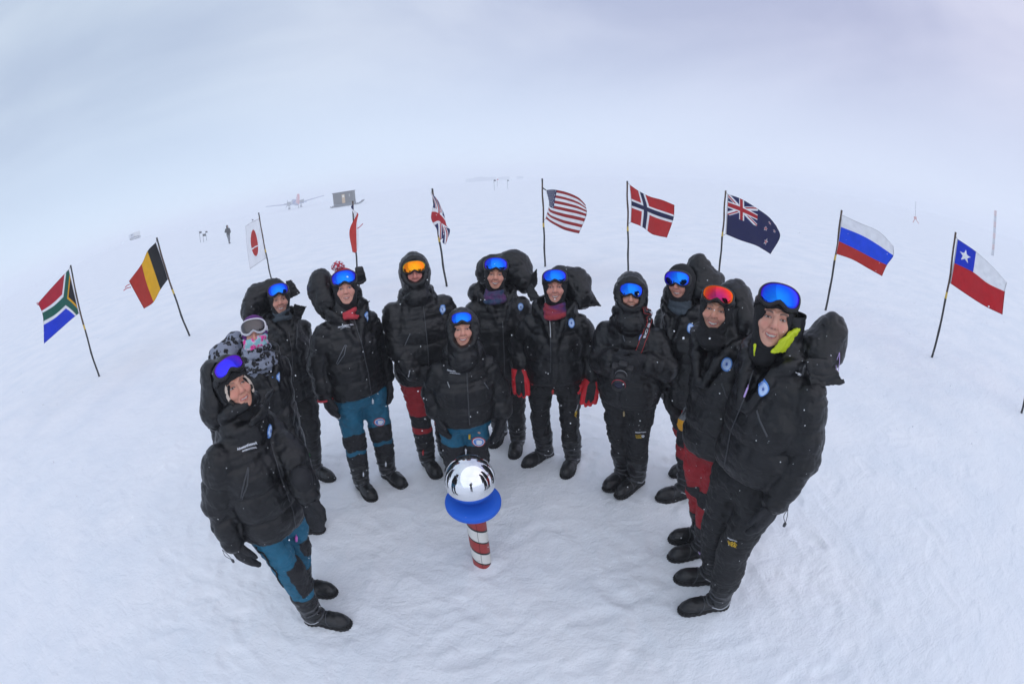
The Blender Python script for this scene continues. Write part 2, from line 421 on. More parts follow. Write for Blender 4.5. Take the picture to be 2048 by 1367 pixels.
        # light smoothing of the vertex net
        for _ in range(iters):
            A = np.zeros_like(V); cN = np.zeros(len(V))
            for k in range(4):
                a, b = Q[:, k], Q[:, (k+1) % 4]
                for ch in range(3): A[:, ch] += np.bincount(a, V[b, ch], len(V))+np.bincount(b, V[a, ch], len(V))
                cN += np.bincount(a, minlength=len(V))+np.bincount(b, minlength=len(V))
            V = V*.5+.5*A/np.maximum(cN, 1)[:, None]
        return V, Q
def vnormals(V, Q):
    n = np.cross(V[Q[:, 2]]-V[Q[:, 0]], V[Q[:, 3]]-V[Q[:, 1]]); N_ = np.zeros_like(V)
    for k in range(4):
        for ch in range(3): N_[:, ch] += np.bincount(Q[:, k], n[:, ch], len(V))
    return N_/(np.linalg.norm(N_, axis=1)[:, None]+1e-12)
def crumple(V, Q, amp, sc_=(14, 14, 26), seed=0):
    Nn = vnormals(V, Q); P = V+seed
    a = 1-np.abs(vnoise(P, sc_))*2; b = 1-np.abs(vnoise(P+5.3, np.array(sc_)*2.1))*2; c = vnoise(P+9.1, np.array(sc_)*.45)
    return V+Nn*(amp*(-.55*np.maximum(a, 0)**2-.3*np.maximum(b, 0)**2+.5*c))[:, None]

# ------------------------------------------------------------------ setting: snow, haze
def terrain(x, y):
    """height of the snow far away: nearly flat, a low rise to the far left"""
    d = np.hypot(x, y); s = np.clip((d-60)/120, 0, 1); s = s*s*(3-2*s)
    az = np.arctan2(x, y)
    rise = np.exp(-((az+.85)/.16)**2)*4.2-.35*np.exp(-((az+.45)/.2)**2)
    return s*rise
def snow_height(P):
    x, y = P[:, 0], P[:, 1]; d = np.hypot(x, y+0)
    P3 = np.c_[x, y, np.zeros(len(x))]
    near = np.clip(1-d/22, 0, 1)
    h = .012*vnoise(P3, (.9, .9, 1))+.010*vnoise(P3+3.1, (2.4, 2.4, 1))*near
    h += near*(.0055*vnoise(P3+7.7, (7, 7, 1))+.0032*vnoise(P3+1.7, (17, 17, 1)))
    r = 1-np.abs(vnoise(P3+11.1, (5.5, 3.2, 1))); h += near*.006*np.clip(r-.62, 0, 1)/.38
    # trampled ring where the group stands and walked: overlapping shallow scuffs
    tr = np.exp(-((d-2.6)/1.5)**2)
    sc1 = 1-np.abs(vnoise(P3+21, (9, 6, 1))); h += tr*.008*(np.clip(sc1-.55, 0, 1)/.45-.3)
    return h
def add_prints(P, h):
    q = np.random.default_rng(11)
    for i in range(210):
        a = q.uniform(-1.25, 1.25); r = q.uniform(1.1, 5.2); cx, cy = r*sin(a), r*cos(a); an = q.uniform(0, 2*pi)
        dx = (P[:, 0]-cx)*cos(an)+(P[:, 1]-cy)*sin(an); dy = -(P[:, 0]-cx)*sin(an)+(P[:, 1]-cy)*cos(an)
        e_ = (dx/.15)**2+(dy/.055)**2
        h = h-(.004+.009*q.random())*np.exp(-e_**3)+.003*np.exp(-((np.sqrt(e_)-1.3)/.22)**2)
    # a drift banked against the striped post
    m = np.hypot(P[:, 0]-POST[0], P[:, 1]-POST[1]); h = h+.03*np.exp(-(m/.14)**2)
    return h
POST = gnd(965, 1125)
def ground():
    # one sheet: dense near the group, growing cells to the edge of the ice
    def axis(lo, hi, h0, far):
        a = list(np.arange(lo, hi+1e-6, h0)); s = h0; x = hi; up = []
        while x < far: s *= 1.18; x += s; up.append(x)
        s = h0; x = lo; dn = []
        while x > -far: s *= 1.18; x -= s; dn.append(x)
        return np.array(dn[::-1]+a+up)
    X = axis(-4.6, 4.6, .022, 590); Y = axis(.2, 5.4, .022, 590)
    gx, gy = np.meshgrid(X, Y, indexing='ij'); P = np.c_[gx.ravel(), gy.ravel()]
    h = add_prints(P, snow_height(P))+terrain(P[:, 0], P[:, 1])
    n, m = len(X), len(Y); I = np.arange(n*m).reshape(n, m)
    Q = np.stack([I[:-1, :-1], I[1:, :-1], I[1:, 1:], I[:-1, 1:]], -1).reshape(-1, 4)
    mt, nn, ll, b = newmat('wind packed snow')
    t = nn.new('ShaderNodeTexCoord')
    n1 = nn.new('ShaderNodeTexNoise'); n1.inputs['Scale'].default_value = 1.1; n1.inputs['Detail'].default_value = 6; n1.inputs['Roughness'].default_value = .6
    ll.new(t.outputs['Object'], n1.inputs['Vector'])
    r = nn.new('ShaderNodeValToRGB'); ee = r.color_ramp.elements; ee[0].position = .32; ee[0].color = (.79, .835, .885, 1); ee[1].position = .62; ee[1].color = (.87, .895, .925, 1)
    ll.new(n1.outputs[0], r.inputs[0]); ll.new(r.outputs[0], b.inputs['Base Color'])
    b.inputs['Roughness'].default_value = .75; b.inputs['Specular IOR Level'].default_value = .25
    p = bump(nn, ll, b, 4, .026, 3, (1, 1.3, 1))
    p = bump(nn, ll, b, 30, .007, 6, (1, 1.1, 1), 'noise', p)
    bump(nn, ll, b, 120, .0012, 2, None, 'noise', p)
    o = mesh_obj('snow_ground', np.c_[P, h], Q, mt)
    tag(o, 'trampled wind packed snow plain reaching to the whiteout', None, None, 'structure')
ground()
hm = bpy.data.materials.new('blowing snow haze'); hm.use_nodes = True; hn = hm.node_tree.nodes; hn.clear()
ho = hn.new('ShaderNodeOutputMaterial'); hv = hn.new('ShaderNodeVolumePrincipled'); hv.inputs['Color'].default_value = (.96, .975, 1, 1)
hv.inputs['Density'].default_value = .0042; hv.inputs['Anisotropy'].default_value = .1
hm.node_tree.links.new(hv.outputs[0], ho.inputs['Volume'])
tag(MB().box((0, 0, 5.4), (1240, 1240, 15.2)).build('haze', hm, smooth=False), 'thin blowing snow haze over the plain', None, None, 'stuff')

# ------------------------------------------------------------------ people
def Rz(a): return Matrix.Rotation(a, 3, 'Z')
def Rx(a): return Matrix.Rotation(a, 3, 'X')
def Ry(a): return Matrix.Rotation(a, 3, 'Y')
def tl(m): return [list(r) for r in m]
class Person:
    def __init__(s, label, feet, head, hem, turn=0, fwd=.03, w=1.0, hs=1.0, group='people in black down parkas round the pole marker', shift=0):
        s.feet_w = [(gnd(*a), gnd(*b)) for a, b in feet]
        s.G = sum((a+b for a, b in s.feet_w), Vector())/4
        s.r = hypot(s.G.x, s.G.y); s.yaw = atan2(s.G.y, s.G.x)-pi/2
        s.Ry_ = Rz(s.yaw); s.Ri = s.Ry_.transposed()
        hp = s.loc(at_r(head[0], head[1], s.r-fwd)); s.zh = hp.z; s.lean = Vector((hp.x+shift, hp.y, 0)); s.shift = shift
        s.tau = radians(turn); s.w = w; s.hs = hs; s.htot = s.zh+.13
        s.hem = s.unwarp(s.px(hem[0], hem[1], .12)).z
        s.T = (tl(Rz(s.tau)), (0, 0, 0)); s.cam = s.loc(Vector((0, 0, H)))
        s.parts = {}; s.bvh = {}; s.label = label; s.group = group; s.seed = len(label)*1.37
    def loc(s, P): return s.Ri @ (Vector(P)-s.G)
    def wld(s, P): return s.Ry_ @ Vector(P)+s.G
    def px(s, u, v, f=0): return s.loc(at_r(u, v, s.r-f))
    def wf(s, z): return np.clip(np.asarray(z)/s.zh, 0, 1)**1.25
    def warp(s, V):
        V = np.array(V, dtype=float); k = s.wf(V[:, 2]); V[:, 0] += s.lean.x*k; V[:, 1] += s.lean.y*k; return V
    def unwarp(s, P):
        k = float(s.wf(P.z)); return Vector((P.x-s.lean.x*k, P.y-s.lean.y*k, P.z))
    def up(s, t): return s.unwarp(s.px(*t))
    def headframe(s, yaw=0, pitch=0, tilt=0, look=.92):
        c = Vector((-s.shift, 0, s.zh)); cw = Vector((s.lean.x-s.shift, s.lean.y, s.zh)); d = (s.cam-cw).normalized(); d.z *= look; d.normalize()
        Y = -d; X = Y.cross(Vector((0, 0, 1))).normalized(); Z = X.cross(Y)
        R = Matrix((X, Y, Z)).transposed() @ Ry(radians(tilt)) @ Rz(radians(yaw)) @ Rx(radians(pitch))
        s.Rh = R; s.fh = (tl(R), c); s.hc = c
    def hw(s, p): return s.Rh @ (Vector(p)*s.hs)+s.hc
    def reg(s, name, V, Q, mat, parent=None, attrs=None, bvh=False):
        V = s.warp(V)
        o = mesh_obj(name, V, Q, mat, parent or s.root, True, None, attrs)
        if bvh: s.bvh[name] = BVHTree.FromPolygons([tuple(v) for v in V], [tuple(int(i) for i in q) for q in Q])
        s.parts[name] = o
        return o
    def regmb(s, name, mb, mat, parent=None, warp=True, smooth=True):
        V = s.warp(mb.V) if warp else mb.V
        return mesh_obj(name, V, mb.F, mat, parent or s.root, smooth)
    # ---- the body: one continuous skin from the crown to the ankles
    def build_body(s, skin=(.60, .35, .27), smile=.5, stub=0, brow=(.12, .08, .06), blue_eyes=False, female=False, armsW=None, hair=None):
        k = s.hs; R = s.fh
        def E(c, r): return [x*k for x in c], [x*k for x in r]
        hc = s.hc
        f = Fld((-.45, -.45, -.02), (.45, .45, s.zh+.16), .022, (hc-Vector((.14, .155, .155)), hc+Vector((.14, .155, .155))), .0029)
        # limbs and trunk, slim under the clothes
        T = s.T; zs = s.zh-.27
        f.cap((0, .01, .54*s.htot), (0, .01, zs-.08), .105, .115, .05, T)
        f.cap((-.13, 0, zs-.02), (.13, 0, zs-.02), .055, .055, .05, T)
        f.cap((0, .02, zs), s.hw((0, .03, -.06)), .05, .052, .03)
        for i, sg in enumerate((-1, 1)):
            hip, kn, an = s.legj[i]
            f.cap(hip, kn, .08, .055, .04); f.cap(kn, an, .052, .04, .03)
            sh, el, wr = s.armj[i][:3]
            f.cap(sh, el, .045, .038, .03); f.cap(el, wr, .036, .028, .02)
            tip = s.armj[i][3]; f.cap(wr, wr.lerp(tip, .5), .03, .02, .015)
        def ell(c, r, kk, mode='add', Rr=None):
            c, r = E(c, r); f.ell(c, r, kk, R, mode, Rr)
        def cap(a, b, ra, rb, kk, mode='add'):
            f.cap(Vector(a)*k, Vector(b)*k, ra*k, rb*k, kk, R, mode)
        jw = .97 if female else 1.06
        ell((0, .012, .022), (.080, .096, .086), .0)
        ell((0, -.022, -.035), (.0645*jw, .070, .078), .03)
        ell((0, -.062, -.096), (.024*jw, .020, .018), .026)
        ell((0, -.03, -.085), (.042*jw, .045, .028), .03)
        for sg in (-1, 1):
            ell((sg*.038, -.066, -.030), (.022, .019, .020), .016)
            cap((sg*.016, -.091, .021), (sg*.045, -.077, .022), .0085, .006, .012)
            ell((sg*.031, -.099, .0015), (.0175, .0155, .0125), .009, 'sub')
            ell((sg*.031, -.0755, .000), (.0128, .0128, .0110), .001)
            ell((sg*.0125, -.0955, -.0325), (.0085, .010, .0075), .006)
            ell((sg*.073, .008, -.005), (.008, .016, .028), .006)
            if smile > .3:   # the cheek raised over the smile fold
                ell((sg*.034, -.081, -.036), (.014, .008, .012), .012)
        cap((0, -.090, .012), (0, -.110, -.026), .0075, .0115, .010)
        ell((0, -.109, -.030), (.0125, .011, .0095), .006)
        mw = .021+.007*smile; up_ = .007*smile
        for t0, t1, ra, rb in ((-1, -.3, .0028, .0048), (-.3, .3, .0048, .0048), (.3, 1, .0048, .0028)):
            z = lambda t: -.0605+up_*t*t; y = lambda t: -.0915+.019*t*t
            cap((mw*t0, y(t0), z(t0)), (mw*t1, y(t1), z(t1)), ra, rb, .004)
            op = .011*smile
            cap((mw*t0*.92, y(t0)-.0002, z(t0)-.0075-op*(1-t0*t0)), (mw*t1*.92, y(t1)-.0002, z(t1)-.0075-op*(1-t1*t1)), ra*1.1, rb*1.1, .004)
        V, Q = f.mesh(1)
        P = (V-np.array(hc)) @ np.array(s.Rh)/k      # head-frame coordinates
        x, y, z = P[:, 0], P[:, 1], P[:, 2]
        col = np.tile(np.array(skin, float), (len(V), 1)); nz = vnoise(P, (60, 60, 60))[:, None]
        col *= 1+.07*nz
        front = y < -.035
        def blend(c, m): nonlocal col; m = np.clip(m, 0, 1)[:, None]; col = col*(1-m)+np.array(c)*m
        for sg in (-1, 1):
            ex = x-sg*.031; blend(np.array(skin)*np.array((.52, .42, .42)), front*.75*np.exp(-(ex/.019)**2-((z-.004)/.011)**2))  # eye-socket shade painted into the skin colour
            # smile fold from nose wing to mouth corner, its crease shade painted dark
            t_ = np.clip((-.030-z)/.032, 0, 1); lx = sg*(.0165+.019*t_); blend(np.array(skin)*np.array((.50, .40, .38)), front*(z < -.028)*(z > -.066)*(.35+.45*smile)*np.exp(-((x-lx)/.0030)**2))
            blend((.05, .02, .02), front*np.exp(-((x-sg*.0065)/.0035)**2-((z+.0385)/.0025)**2))  # shade inside the nostrils put in as dark colour
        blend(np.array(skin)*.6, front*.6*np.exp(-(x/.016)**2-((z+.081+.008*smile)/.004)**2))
        blend((.62, .20, .16), front*.45*np.exp(-((np.abs(x)-.037)/.018)**2-((z+.030)/.018)**2))
        blend((.60, .20, .16), front*.42*np.exp(-(x/.014)**2-((z+.029)/.012)**2))
        if stub: blend((.12, .085, .075), front*stub*(z < -.04)*np.clip((np.abs(x)*.6-z-.045)/.02, 0, 1)*(1-np.exp(-(x/.02)**2-((z+.064)/.008)**2)))
        zl = -.0605+up_*(x/mw)**2; op = .011*smile*np.clip(1-(x/mw)**2, 0, 1)
        inm = front*(np.abs(x) < mw*1.02)*(z > -.085)
        blend((.42, .11, .10), inm*(np.abs(z-zl+.0035+op/2) < .0075+op/2)*.75)
        if smile > .25:
            blend((.10, .03, .03), inm*(np.abs(x) < mw*.92)*((z < zl-.0025)*(z > zl-.0050-op))*1.0)
            blend((.56, .52, .46), inm*(np.abs(x) < mw*.82)*((z < zl-.0028)*(z > zl-.0040-op*.75))*1.0)
        for sg in (-1, 1):
            ex = x-sg*.031; a = (ex/.0135)**2; ez = z+.0005
            lid = .0042*(1-np.clip(a, 0, 1))*(1.0-.35*smile)
            eye = front*(a < 1)*(ez < lid)*(ez > -lid*.75)
            blend((.07, .04, .035), front*(a < 1.45)*(ez < lid+.0028)*(ez > -lid*.75-.0014)*.85)
            blend((.42, .39, .37), eye*1.0)
            blend((.10, .17, .22) if blue_eyes else (.06, .035, .02), eye*(np.hypot(ex, ez-.0005) < .0052))
            blend((.004, .004, .004), eye*(np.hypot(ex, ez-.0005) < .0026))
            bz = .0185+.004*(1-((np.abs(x)-.031)/.017)**2)
            blend(brow, front*(np.abs(np.abs(x)-.033) < .0195)*(np.sign(x) == sg)*np.exp(-((z-bz)/.0042)**2)*(.95 if not female else .75))
        s.root = mesh_obj('person', s.warp(V), Q, M['skin'], None, True, None, {'Col': col})
        s.root.location = s.G-Vector((0, 0, .010)); s.root.rotation_euler = (0, 0, s.yaw)
        tag(s.root, s.label, 'person', s.group)
        return s.root
    def joints(s, arms, knee=.03):
        zs = s.zh-.265; s.armj = []; Tr = Rz(s.tau)
        for i, sg in enumerate((-1, 1)):
            sh = Tr @ Vector((sg*.166*s.w, .01, zs-.035))
            el, wr, tip = [s.up(t) for t in arms[i]]
            # keep human arm lengths: pull each joint onto its bone length
            ua, fa, ha = .30*s.htot/1.8, .27*s.htot/1.8, .19
            dv = wr-sh; dl = dv.length; tot = min(max(dl*1.03, (ua+fa)*.66), (ua+fa)*1.12); q_ = tot/(ua+fa); ua *= q_; fa *= q_
            dl = min(dl, tot*.985); dn = dv.normalized(); aa = (ua*ua-fa*fa+dl*dl)/(2*dl); hh = sqrt(max(0, ua*ua-aa*aa))
            pe = (el-sh)-dn*(el-sh).dot(dn); pe = pe.normalized() if pe.length > 1e-5 else Vector((sg, 0, 0))
            tipd = (tip-wr).normalized(); wr = sh+dn*dl; el = sh+dn*aa+pe*hh
            tip = wr+tipd*ha
            s.armj.append([sh, el, wr, tip])
        s.legj = []; s.footf = []
        hz_ = .50*s.htot
        for i, sg in enumerate((-1, 1)):
            a, b = s.feet_w[i]; a, b = s.loc(a), s.loc(b); d = (b-a); d.z = 0; d.normalize(); m = (a+b)/2; m.z = 0
            o = m-d*.07
            Rf = Matrix(((-d.y, -d.x, 0), (d.x, -d.y, 0), (0, 0, 1)))   # columns: side, back(-toe), up
            s.footf.append((tl(Rf), o, d))
            hip = (Rz(s.tau*.7) @ Vector((sg*.095*s.w, 0, hz_)))
            an = o+Vector((0, 0, .12))
            kn = hip.lerp(an, .5)+d*knee; kn.z = .29*s.htot
            s.legj.append((hip, kn, an))
    # ---- parka
    def build_parka(s, collar='open', mat='parka', chin=0.0, baf=.021, gap=34, placket=True, res=.0095):
        w = s.w; zs = s.zh-.27; hem = s.hem; J = s.armj
        xs = [j[i].x for j in J for i in (0, 1, 2)]+[-.3, .3]; ys = [j[i].y for j in J for i in (0, 1, 2)]+[-.27, .27]
        zl = min([hem]+[j[2].z for j in J])-.13
        f = Fld((min(xs)-.12, min(ys)-.14, zl), (max(xs)+.12, max(ys)+.14, s.zh+.03), res)
        X, Y, Z = f.ax[0][:, None, None], f.ax[1][None, :, None], f.ax[2][None, None, :]
        c, sn = cos(s.tau), sin(s.tau); x = X*c+Y*sn; y = -X*sn+Y*c
        zt = [hem-.06, hem, hem+.12, hem+.30, zs-.14, zs-.04, zs+.02, zs+.07, zs+.12, zs+.2]
        wt = np.array([.200, .212, .218, .212, .208, .190, .152, .112, .092, .05])*w; dt = np.array([.158, .168, .178, .180, .176, .150, .122, .096, .088, .05])*(.5+.5*w)
        zz = f.ax[2]; W = np.interp(zz, zt, wt)[None, None, :]; D = np.interp(zz, zt, dt)[None, None, :]
        nb = max(2, round((zs-.05-hem)/.185)); Lb = (zs-.05-hem)/nb
        bf = baf*(np.abs(np.sin(pi*(zz-hem)/Lb))**.42-.6)*(zz < zs+.02)
        q = (np.abs(x/W)**2.3+np.abs((y-.008)/D)**2.3)**(1/2.3)
        d = (q-1)*(.55*D+.45*W)-bf[None, None, :]
        if placket: d = d-np.where(y < 0, .007*np.exp(-((x-.012)/.026)**4), 0)
        d = np.maximum(d, hem-Z-.00)
        d = np.maximum(d, -(hem+.03-Z)*0-1)
        f.F = np.minimum(f.F, d.astype(np.float32))
        f.plane((0, 0, hem), (0, 0, -1), 'int', .03)
        for i, (sh, el, wr, tip) in enumerate(J):
            L1 = (el-sh).length; bz = lambda t, o=.02: baf*.8*(np.abs(np.sin(pi*(t+o)/.135))**.42-.6)
            f.cap(sh, el, .086*w, .084*w, .014, None, 'add', bz)
            f.cap(el, wr+(wr-el).normalized()*-.02, .083*w, .070*w, .012, None, 'add', lambda t: bz(t, .06))
        K = (tl(Rz(s.tau*.7)), Vector((-s.shift*.7, .01, s.zh-.20*s.hs)))
        def ring(z, rx, ry, r, a0, a1, k=.014, zf=0):
            A = [a0+(a1-a0)*i/14 for i in range(15)]
            P = [Vector((rx*sin(a), -ry*cos(a)+.012, z+zf*cos(a))) for a in A]
            for a, b in zip(P, P[1:]): f.cap(a, b, r, r, k, K)
        if collar == 'open':
            g = radians(gap)
            ring(-.045, .118, .105, .046, g*.8, 2*pi-g*.8); ring(.012, .128, .118, .040, g*1.15, 2*pi-g*1.15); ring(.062, .142, .128, .027, g*1.5, 2*pi-g*1.5, .012, -.02)
            for sg in (-1, 1):   # lapels running down to the zip
                f.cap((sg*.062, -.118, -.03), (sg*.02, -.17, -.155), .034, .022, .02, K)
        else:
            ring(-.04, .115, .105, .048, 0, 2*pi); ring(.01, .108, .105, .042, 0, 2*pi, .014, .0); ring(.05+chin*.5, .104, .104, .034, 0, 2*pi, .012, chin)
        V, Q = f.mesh(1)
        V = crumple(V, Q, .010, (9, 9, 22), s.seed)
        V = crumple(V, Q, .005, (34, 34, 12), s.seed+4)
        return s.reg('parka', V, Q, M[mat], None, None, True)
    # ---- hood over the head
    def build_hood_up(s, open_=(.070, .098), size=1.0, res=.007, cz=-.012):
        R = s.fh; hc = s.hc
        f = Fld((hc.x-.24, hc.y-.26, hc.z-.27), (hc.x+.24, hc.y+.26, hc.z+.24), res)
        f.ell((0, .018, .026), (.112*size, .132*size, .132*size), .0, R)
        f.cap((0, .04, -.03), (0, .06, -.17), .098*size, .11*size, .05, R)
        f.cap((0, -.015, -.13), (0, -.02, -.175), .092, .105, .04, R)
        # padded rim
        for i in range(24):
            a = 2*pi*i/24; b = 2*pi*(i+1)/24
            p = lambda t: ((open_[0]+.016)*sin(t), -.088+.030*sin(t)**2+.012*cos(t), cz+(open_[1]+.016)*cos(t))
            f.cap(p(a), p(b), .023, .023, .012, R)
        f.cap((0, -.28, cz), (0, -.06, cz), .0, .0, 0, R) if False else None
        f.ell((0, -.15, cz), (open_[0]*1.06, .125, open_[1]*1.03), .012, R, 'sub')
        V, Q = f.mesh(1); V = crumple(V, Q, .011, (15, 15, 22), s.seed+2)
        s.parts['hood'] = s.reg('hood', V, Q, M['parka'], s.parts['parka'])
    def build_hood_down(s, lumps, fins=(), k=.045, res=.009):
        pts = [(s.up(l[:3]), l[3:6]) for l in lumps]
        fq = [[s.up(q) for q in F_] for F_ in fins]; allp = [q for F_ in fq for q in F_]
        lo = [min([p[0][i]-max(p[1])-.05 for p in pts]+[q[i]-.06 for q in allp]) for i in range(3)]; hi = [max([p[0][i]+max(p[1])+.05 for p in pts]+[q[i]+.06 for q in allp]) for i in range(3)]
        f = Fld(lo, hi, res)
        for n, (p, r) in enumerate(pts): f.ell(p, r, k if n else 0)
        for A_, B_, C_, D_ in fq:      # stiffened brim flaps grow out of the hood
            for q in range(9): t = q/8; f.cap(A_.lerp(D_, t), B_.lerp(C_, t), .011, .0095, .008)
        # keep clear of the head itself
        f.ell((0, .005, .01), (.092, .112, .12), .02, s.fh, 'sub')
        f.ell((0, -.12, -.02), (.085, .12, .13), .03, s.fh, 'sub')
        V, Q = f.mesh(1); V = crumple(V, Q, .015, (6, 6, 10), s.seed+3); V = crumple(V, Q, .008, (20, 14, 20), s.seed+1)
        o = s.reg('hood', V, Q, M['parka'], s.parts['parka'], None, True)
        return o
    def fin(s, P, parent, th=.022, mat='parka', name='hood_brim'):
        """a stiffened flap: quad patch given by photo points with depth, thick and slightly rolled"""
        A, B, Cc, D = [s.px(*p) for p in P]; n = 8; V = []; F = []
        nrm = (B-A).cross(D-A).normalized()
        for side in (0, 1):
            for i in range(n+1):
                for j in range(n+1):
                    u, v = i/n, j/n; p = A.lerp(B, u).lerp(D.lerp(Cc, u), v)
                    p = p+nrm*(.02*sin(pi*u)*sin(pi*v)+.005*sin(9*u+4*v))
                    t = th*(.35+.65*(1-abs(2*u-1)**4)*(1-abs(2*v-1)**4)); V.append(p+nrm*(t/2 if side else -t/2))
        m = (n+1)**2; idx = lambda s_, i, j: s_*m+i*(n+1)+j
        for i in range(n):
            for j in range(n):
                F.append((idx(1, i, j), idx(1, i+1, j), idx(1, i+1, j+1), idx(1, i, j+1))); F.append((idx(0, i, j), idx(0, i, j+1), idx(0, i+1, j+1), idx(0, i+1, j)))
        rim = [(i, 0) for i in range(n)]+[(n, j) for j in range(n)]+[(n-i, n) for i in range(n)]+[(0, n-j) for j in range(n)]
        for a, b in zip(rim, rim[1:]+rim[:1]): F.append((idx(0, *a), idx(0, *b), idx(1, *b), idx(1, *a)))
        return mesh_obj(name, V, F, M[mat], parent)
    # ---- trousers and boots
    def build_trousers(s, mat='pants_black', maskf=None, cut=.235, fat=1.0, res=.0095):
        J = s.legj; hz_ = .50*s.htot
        xs = [p.x for j in J for p in j]; ys = [p.y for j in J for p in j]
        f = Fld((min(xs)-.16, min(ys)-.17, cut-.05), (max(xs)+.16, max(ys)+.17, max(s.hem+.12, hz_+.08)), res)
        f.ell((0, 0, hz_+.02), (.180*s.w*fat, .148, .15), .0, s.T)
        for hip, kn, an in J:
            g = s.htot/1.8
            bz = lambda t: .005*(np.abs(np.sin(pi*(t+.03)/.15))**.7-.5)
            an2 = kn.lerp(an, .9)
            f.cap(hip+Vector((0, 0, -.01)), kn, .118*g*fat, .093*g*fat, .02, None, 'add', bz)
            f.cap(kn, an2, .094*g*fat, .082*fat, .012, None, 'add', lambda t: bz(t*1.25))
        f.plane((0, 0, cut), (0, 0, -1), 'int', .012)
        V, Q = f.mesh(1)
        V = crumple(V, Q, .020, (9, 9, 17), s.seed+7); V = crumple(V, Q, .008, (26, 22, 30), s.seed+2)
        mk = np.full(len(V), -1.0) if maskf is None else maskf(V)
        return s.reg('trousers', V, Q, M[mat], None, {'mask': mk}, True)
    def build_boots(s, mats='boot', shaft=.31, trim=True):
        for i in range(2):
            R, o, d = s.footf[i]; fr = (R, o); kn = s.legj[i][1]
            Rm = Matrix(R); c = o
            f = Fld((c.x-.32, c.y-.32, -.01), (c.x+.32, c.y+.32, shaft+.06), .0075)
            f.ell((0, -.085, .062), (.054, .135, .056), .0, fr)
            f.ell((0, -.155, .052), (.057, .082, .050), .03, fr)
            f.ell((0, .038, .060), (.047, .058, .055), .03, fr)
            kl = Rm.transposed() @ (kn-o)
            top = Vector((0, .01, .08)).lerp(Vector((kl.x, kl.y, kl.z)), (shaft-.08)/(kl.z-.08))
            bz = lambda t: .006*(np.abs(np.sin(pi*(t+.01)/.085))**.6-.5)
            f.cap((0, .012, .085), top, .068, .084, .03, fr, 'add', bz)
            f.plane((0, 0, .018), (0, 0, -1), 'int', .006); f.plane((0, 0, shaft), (0, 0, 1), 'int', .008)
            V, Q = f.mesh(1); V = crumple(V, Q, .006, (20, 20, 34), s.seed+i)
            b = s.reg('boot', V, Q, M[mats], None, None)
            s.bvh['boot%d' % i] = BVHTree.FromPolygons([tuple(v) for v in s.warp(V)], [tuple(int(t) for t in q) for q in Q])
            # sole: outline extruded, with a lugged edge
            W = lambda t: .058*(max(0, 1-abs(2*t-1)**5))**.5*(1-.20*math.exp(-((t-.36)/.13)**2)+.06*math.exp(-((t-.75)/.15)**2))
            n = 60; outl = []
            for j in range(n):
                a = 2*pi*j/n; t = .5-.5*cos(a); sd_ = 1 if a < pi else -1
                lug = .0022*(1 if j % 2 else -1)
                outl.append((sd_*(W(t)+lug), .098-.338*t-lug*(0 if .08 < t < .92 else 1)))
            V = []; F = []
            for lv, (zz, kx) in enumerate(((-.004, .95), (.010, 1.03), (.030, 1.01), (.036, .9))):
                for (x, y) in outl: V.append(Rm @ Vector((x*kx, (y+.07)*kx-.07, zz+.010*max(0, (-y-.17)/.07)*(lv < 2)))+o)
            for lv in range(3):
                for j in range(n): F.append((lv*n+j, lv*n+(j+1) % n, (lv+1)*n+(j+1) % n, (lv+1)*n+j))
            F.append(tuple(range(n-1, -1, -1))); F.append(tuple(3*n+j for j in range(n)))
            F = [t[::-1] for t in F]
            mesh_obj('sole', s.warp(V), F, M['sole'], b, False)
            for nm, pr in (('toe_seam', [(sg_*.062, -.115, .03) for sg_ in (-1,)]+[(-.045, -.10, .085), (0, -.095, .105), (.045, -.10, .085), (.062, -.115, .03)]),
                           ('boot_rand', [(-.06, .03, .045), (-.065, -.05, .045), (-.068, -.13, .05), (-.045, -.21, .05), (0, -.24, .05), (.045, -.21, .05), (.068, -.13, .05), (.065, -.05, .045), (.06, .03, .045), (0, .10, .045)])):
                pp = catmull([Rm @ Vector(q_)+o for q_ in pr], 5); s.regmb(nm, MB().tube(s.snap(pp, 'boot%d' % i, .001), .0034, 6), M['sole'] if nm == 'boot_rand' else M['zip'], b, False)
            # straps over the instep and the buckle
            mb = MB()
            for (y0, z0, rr) in ((-.045, .112, .060), (.0, .165, .070), (.01, .215, .074)):
                pts = [Rm @ Vector((rr*1.10*sin(a), y0+.02-rr*.98*cos(a)*.9, z0+.02*cos(a)*0-.03*(1-cos(a))*.5))+o for a in [(-.5+j/10)*pi*.98 for j in range(11)]]
                mb.tube(s.snap(pts[1:-1], 'boot%d' % i, .003), .0065, 6)
            s.regmb('boot_strap', mb, M['zip'], b, False)
            if trim:
                for sg in (-1, 1):
                    mb = MB()
                    pts = [Rm @ Vector((sg*x, y, z))+o for x, y, z in ((.052, .075, .115), (.064, .04, .085), (.064, 0, .075), (.060, -.05, .095))]
                    pts = catmull(pts, 5)
                    mb.tube(s.snap(pts, 'boot%d' % i, .003), .0032, 6); s.regmb('piping', mb, M['silver'], b, False)
    def snap(s, pts, part, off=.003):
        out = []
        for p in pts:
            q = Vector(s.warp([p])[0]); h = s.bvh[part].find_nearest(q)
            out.append(h[0]+h[1]*off if h[0] is not None else q)
        return out
